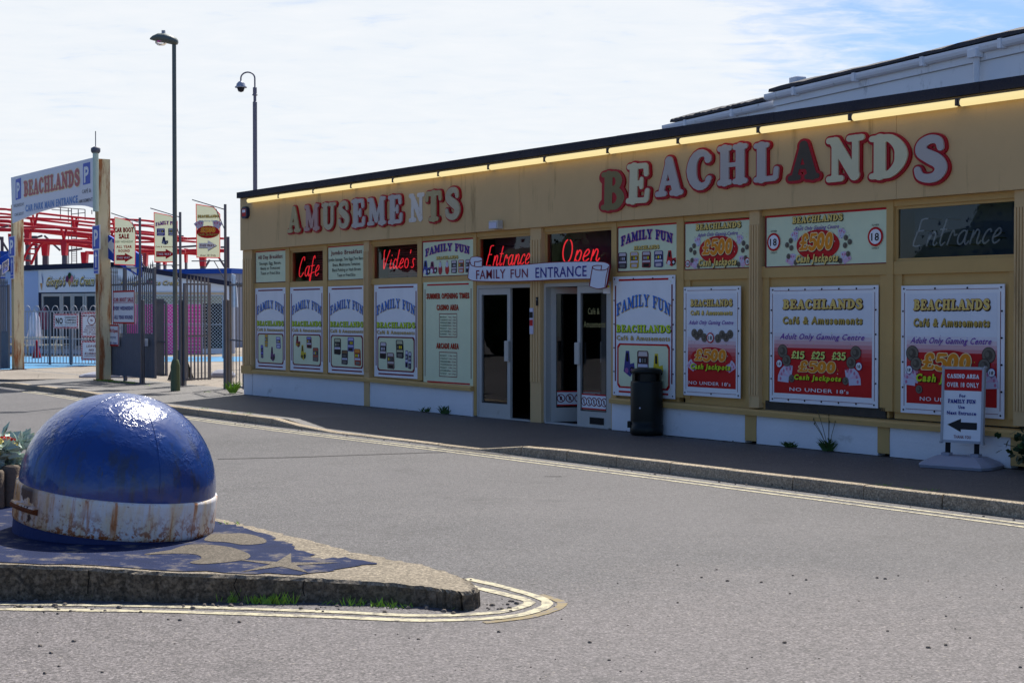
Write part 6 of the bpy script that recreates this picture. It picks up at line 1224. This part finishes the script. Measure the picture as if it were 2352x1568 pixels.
m = MB(); m.lathe([(.16, 0), (.17, .03), (.1, .3), (.06, .62), (.0, .7)], mat('red plastic', (190, 24, 30), .4), 14); thing('traffic_cone', 'small red cone on the blue patio by the left post', 'cone', Matrix.Translation(gp(84, 822, PV)), None, m)
# far buildings
M_BLK = mat('grey blockwork', (150, 154, 166), .8, .1, 2.); M_BLUER = mat('blue fascia', (34, 84, 176), .5, .05, 2.)
FB = Frame.px(350, 78, 533, 76); m = MB(); x0, x1 = FB.S(350), FB.S(532); t = thing('blue_roofed_block', 'low grey block building with bright blue roof edge behind the kiosk', 'building', FB.m); m.box(x0, x1, 0, 6, -.1, FB.Z(450, 628), M_BLK); m.build('wall', t); m = MB(); m.box(x0 - .1, x1 + .1, -.15, 6.1, FB.Z(450, 629), FB.Z(450, 617.5), M_BLUER); m.build('roof_edge', t)
FL2 = Frame.px(-260, 70, 40, 72); t = thing('blue_roofed_block', 'grey block building with blue roof at the left edge behind the parking board', 'building', FL2.m); m = MB(); x0, x1 = FL2.S(-260), FL2.S(30); m.box(x0, x1, 0, 6, -.1, FL2.Z(0, 612), M_BLK); m.build('wall', t); m = MB(); m.box(x0 - .1, x1 + .1, -.2, 6.1, FL2.Z(0, 614), FL2.Z(0, 577), M_BLUER); m.build('roof_edge', t)
m = MB(); p = Print(m, FL2.S(-30), FL2.Z(0, 660), FL2.S(28), FL2.Z(0, 634), -.01, .01); p.rect(0, 0, 1, 1, WHITE); p.rect(.03, .08, .97, .92, SIGNBLUE, 2); p.rect(.08, .2, .92, .8, M_BLK, 3); m.build('wall_panel', t)
WG = Frame.px(522, 60, 543, 60); m = MB(); m.prism([WG.P(*q) for q in ((532, 705), (532, 628), (541, 632), (546, 705))], 0, .1, mat('pale board', (206, 208, 214), .5)); thing('leaning_board', 'pale tall board standing behind the spear topped fence', 'board', WG.m, None, m)
# ================================================================ roller coaster
M_CRED = mat('coaster red', (200, 40, 56), .4, .06, 1.); M_CGR = mat('coaster column grey', (92, 90, 100), .55, .08, 1.)
CYD = 92.; rc_ = thing('roller_coaster', 'red steel roller coaster track on grey columns beyond the kiosk', 'roller coaster', Matrix.Translation((-24, CYD, PV))); kk = CYD / F
def RP(x, y, dy=0): return Vector(((x - CX) / F * (CYD + dy) + 24, dy, HC + (723 - y) / F * (CYD + dy) - PV))
def track(pts, dy, ty=False):
    pts = smooth([(x * .24, 313.6 + y * .24) for x, y in pts], 5); m = MB()
    A = [RP(x, y, dy) for x, y in pts]; up = Vector((0, 0, .36)); m.tube([p for p in A], .065, M_CRED, 7); m.tube([p + Vector((.0, 1.0, .04)) for p in A], .065, M_CRED, 7); m.tube([p + Vector((0, .5, -.72)) for p in A], .11, M_CRED, 8)
    acc = 0
    for a, b in zip(A, A[1:]):
        acc += (b - a).length
        if acc > 2.4:
            acc = 0; m.bar(b, b + Vector((0, .5, -.7)), .12, .06, M_CRED); m.bar(b + Vector((0, 1, 0)), b + Vector((0, .5, -.7)), .12, .06, M_CRED); m.bar(b, b + Vector((0, 1, 0)), .1, .08, M_CRED)
    m.build('track', rc_)
track([(-500, 690), (0, 694), (110, 706), (370, 735), (640, 765), (920, 790), (1330, 800), (1560, 830)], 0)
track([(-500, 770), (0, 772), (230, 778), (640, 800), (925, 828), (1340, 850), (1500, 872)], -4)
track([(150, 860), (215, 868), (590, 874), (930, 900), (1500, 945), (1760, 975)], -8)
track([(420, 900), (640, 912), (920, 945), (1480, 985), (1860, 975), (2140, 976)], -2)
track([(800, 1000), (930, 1004), (1340, 1010), (1690, 1000), (1870, 1010)], 3)
track([(-500, 735), (0, 738), (300, 790), (700, 838), (1100, 880)], 5)
lad = smooth([(215, 1215), (255, 1120), (300, 1050), (350, 1010), (450, 1000), (640, 995), (930, 990)], 5); lad2 = smooth([(300, 1225), (345, 1125), (385, 1050), (420, 1020), (480, 1016), (640, 1012), (930, 1008)], 5); m = MB(); A = [RP(x * .24, 313.6 + y * .24, -6) for x, y in lad]; B = [RP(x * .24, 313.6 + y * .24, -6) for x, y in lad2]; m.tube(A, .075, M_CRED, 6); m.tube(B, .075, M_CRED, 6); [m.tube([A[i], B[i]], .045, M_CRED, 5) for i in range(2, 18, 3)]; m.build('curved_track', rc_)
for x, w_, y, dy in ((92, 36, 830, -4), (243, 34, 790, -4), (412, 46, 900, -2), (595, 36, 880, -8), (790, 40, 1010, 0), (920, 30, 830, 0), (1375, 28, 1010, 2), (1560, 20, 990, -2), (1925, 44, 1000, -2), (1495, 30, 900, -8), (1765, 18, 980, 4)):
    p = RP(x * .24, 313.6 + y * .24, dy); hw = w_ * .12 * kk; m = MB(); m.box(p.x - hw, p.x + hw, p.y - .1 + .5, p.y + .22 + .5, 0, p.z - .6, M_CGR); o = m.build('column', rc_); m = MB(); m.prism([(p.x - hw, p.z - 1.5), (p.x + hw, p.z - 1.5), (p.x + hw * 1.5, p.z - .6), (p.x - hw * 1.5, p.z - .6)], p.y + .3, p.y + .8, M_CRED); m.build('bracket', o)
m = MB()
for a, b in (((430, 950), (580, 1090)), ((240, 1000), (410, 950)), ((610, 1100), (790, 1075)), ((1340, 1180), (1385, 1255)), ((1700, 1060), (1990, 1040)), ((1960, 1260), (2010, 1180)), ((2080, 1130), (2160, 1260)), ((0, 880), (90, 855)), ((0, 960), (90, 1110)), ((225, 960), (355, 960)), ((1690, 955), (1760, 955)), ((2115, 1060), (2190, 1060))): m = MB(); m.tube([RP(a[0] * .24, 313.6 + a[1] * .24, 1), RP(b[0] * .24, 313.6 + b[1] * .24, 1)], .07, M_CGR, 6); m.build('brace', rc_)
for x in (350, 25, 2185): m = MB(); m.tube([RP(x * .24, 313.6 + 960 * .24, 1), RP(x * .24, 313.6 + 1260 * .24, 1)], .1, M_CGR, 6); m.build('slim_post', rc_)
m = MB(); Q = lambda x, y: RP(x * .24, 313.6 + y * .24, 2)
for a, b in (((480, 675), (590, 682)), ((590, 682), (820, 700)), ((500, 700), (690, 715)), ((690, 745), (820, 730))): m.tube([Q(*a), Q(*b)], .025, M_CGR, 5)
for x, y0, y1 in ((585, 680, 800), (660, 690, 820), (690, 690, 1215), (755, 695, 820), (820, 700, 800), (885, 705, 745), (660, 950, 1215), (738, 950, 1215)): m.tube([Q(x, y0), Q(x, y1)], .03, M_CGR, 5)
m.build('walkway_rail', rc_); m = MB()
for k in range(14): m.tube([Q(692, 960 + k * 18), Q(736, 960 + k * 18)], .018, M_CGR, 4)
m.build('ladder', rc_); m = MB()
for x0_ in (1350, 1390): m.tube([Q(x0_, 1060), Q(x0_, 1250)], .025, M_CGR, 4)
for k in range(10): m.tube([Q(1352, 1066 + k * 19), Q(1388, 1066 + k * 19)], .018, M_CGR, 4)
m.build('ladder', rc_); m = MB()
for a, b in (((1340, 840), (1480, 846)), ((1340, 860), (1480, 870))): m.tube([Q(*a), Q(*b)], .025, M_CGR, 4)
m.build('walkway_rail', rc_)
# ================================================================ white hall behind the arcade
WP0 = Vector(((1553 - CX) / F * 27, 27, PV)); WH = Frame(WP0, WP0 + Vector((1576, -3430, 0)), PV); wh = thing('white_hall', 'tall white boarded hall with gutters and dark roof rising behind the arcade', 'building', WH.m)
M_BRD = mat('white boarding', (247, 248, 250), .65, .06, 1.2, .1, bscale=12, grime=((104, 104, 106), (1.6, 1.6, .6), .58, .7)); M_GUT = mat('white gutter', (238, 239, 242), .45, .05, 3., grime=((110, 110, 104), (4, 4, 4), .62, .7)); zE = WH.Z(1555, 285); zU = WH.Z(1794, 222); sU = WH.S(1794)
m = MB(); m.box(0, 22, 0, 9, -.1, zE, M_BRD); m.build('wall', wh); zM = WH.Z(1794, 247); m = MB(); m.box(sU, 22, -.16, -.002, zM + .006, zU, M_BRD); m.box(sU, 22, -.12, -.002, zM - 1.2, zM, M_BRD)
for x in np.arange(sU + 2.4, 22, 2.4): m.box(x - .012, x + .012, -.165, -.16, zM, zU, M_GUT)
m.build('cladding', wh)
def gutter(s0, s1, z, y): m = MB(); m.loft([[(x, y - .1, z + .05), (x, y - .1, z + .01), (x, y - .085, z - .03), (x, y - .05, z - .05), (x, y, z - .045), (x, y, z + .05)] for x in (s0, s1)], M_GUT); [m.box(x - .03, x + .03, y - .115, y, z - .065, z + .06, M_GUT) for x in np.arange(s0 + .8, s1, 1.5)]; m.build('gutter', wh)
gutter(-.35, sU - .02, zE - .04, -.002); gutter(sU - .12, 22, zU - .02, -.162)
def roofp(s0, s1, z, y, m_): 
    m = MB(); n = 60; r = []
    for k in range(n + 1): x = s0 + (s1 - s0) * k / n; e = random.uniform(-.012, .014); r.append([(x, y - .06, z + .02), (x, y - .05, z + .07 + e), (x, y + .4, z + .2 + e), (max(x, s0 + 1.7), 3.2, z + .55), (max(x, s0 + 1.7), 3.2, z + .02)])
    m.loft(r, m_); m.build('roof', wh)
M_SLATE = mat('dark slate', (62, 62, 68), .8, .3, 5., .5); roofp(-.05, sU - .02, zE + .01, -.05, M_SLATE); roofp(sU, 22, zU + .03, -.2, M_SLATE)
m = MB(); sd = WH.S(2268); m.tube([(sd, -.22, zU - .06), (sd, -.21, zU - .14), (sd, -.2, zM - 1.2)], .045, M_GUT, 10); m.cbox(sd - .09, sd + .09, -.3, -.165, zU - .13, zU - .02, M_GUT); m.build('downpipe', wh); m = MB(); m.tube([(.15, -.06, zE - .08), (.2, -.1, zE - .2), (.45, -.06, zE - .3)], .035, M_GUT, 8); m.build('swan_neck_pipe', wh)
m = MB(); m.cbox(sU + .05, sU + .25, .1, .3, zU + .05, zU + .30, M_GUT); m.build('vent_stub', wh)
# ================================================================ green bank across the road (seen only in the window glass)
tb = MB(); M_TREE = mat('tree belt leaf', (40, 56, 28), .7, .5, 1.2)
for k in range(90):
    c = Vector((random.uniform(-44, -38), random.uniform(-10, 62), random.uniform(.4, 5.6))); R0 = random.uniform(1.4, 2.6)
    tb.lathe([(R0 * .84 * math.sin(t), c.z - R0 * .84 * math.cos(t)) for t in (.35, .8, 1.25, 1.7, 2.2, 2.75)], M_TREE, 9, (c.x, c.y, 0), False)
    for j in range(300): d = rv(0); leaf(tb, c + d * R0 * random.uniform(.6, 1), rv(), rv(.5), random.uniform(.14, .3), random.uniform(.1, .22), M_TREE)
tb.build('far_tree_belt', None, None, kind='stuff')
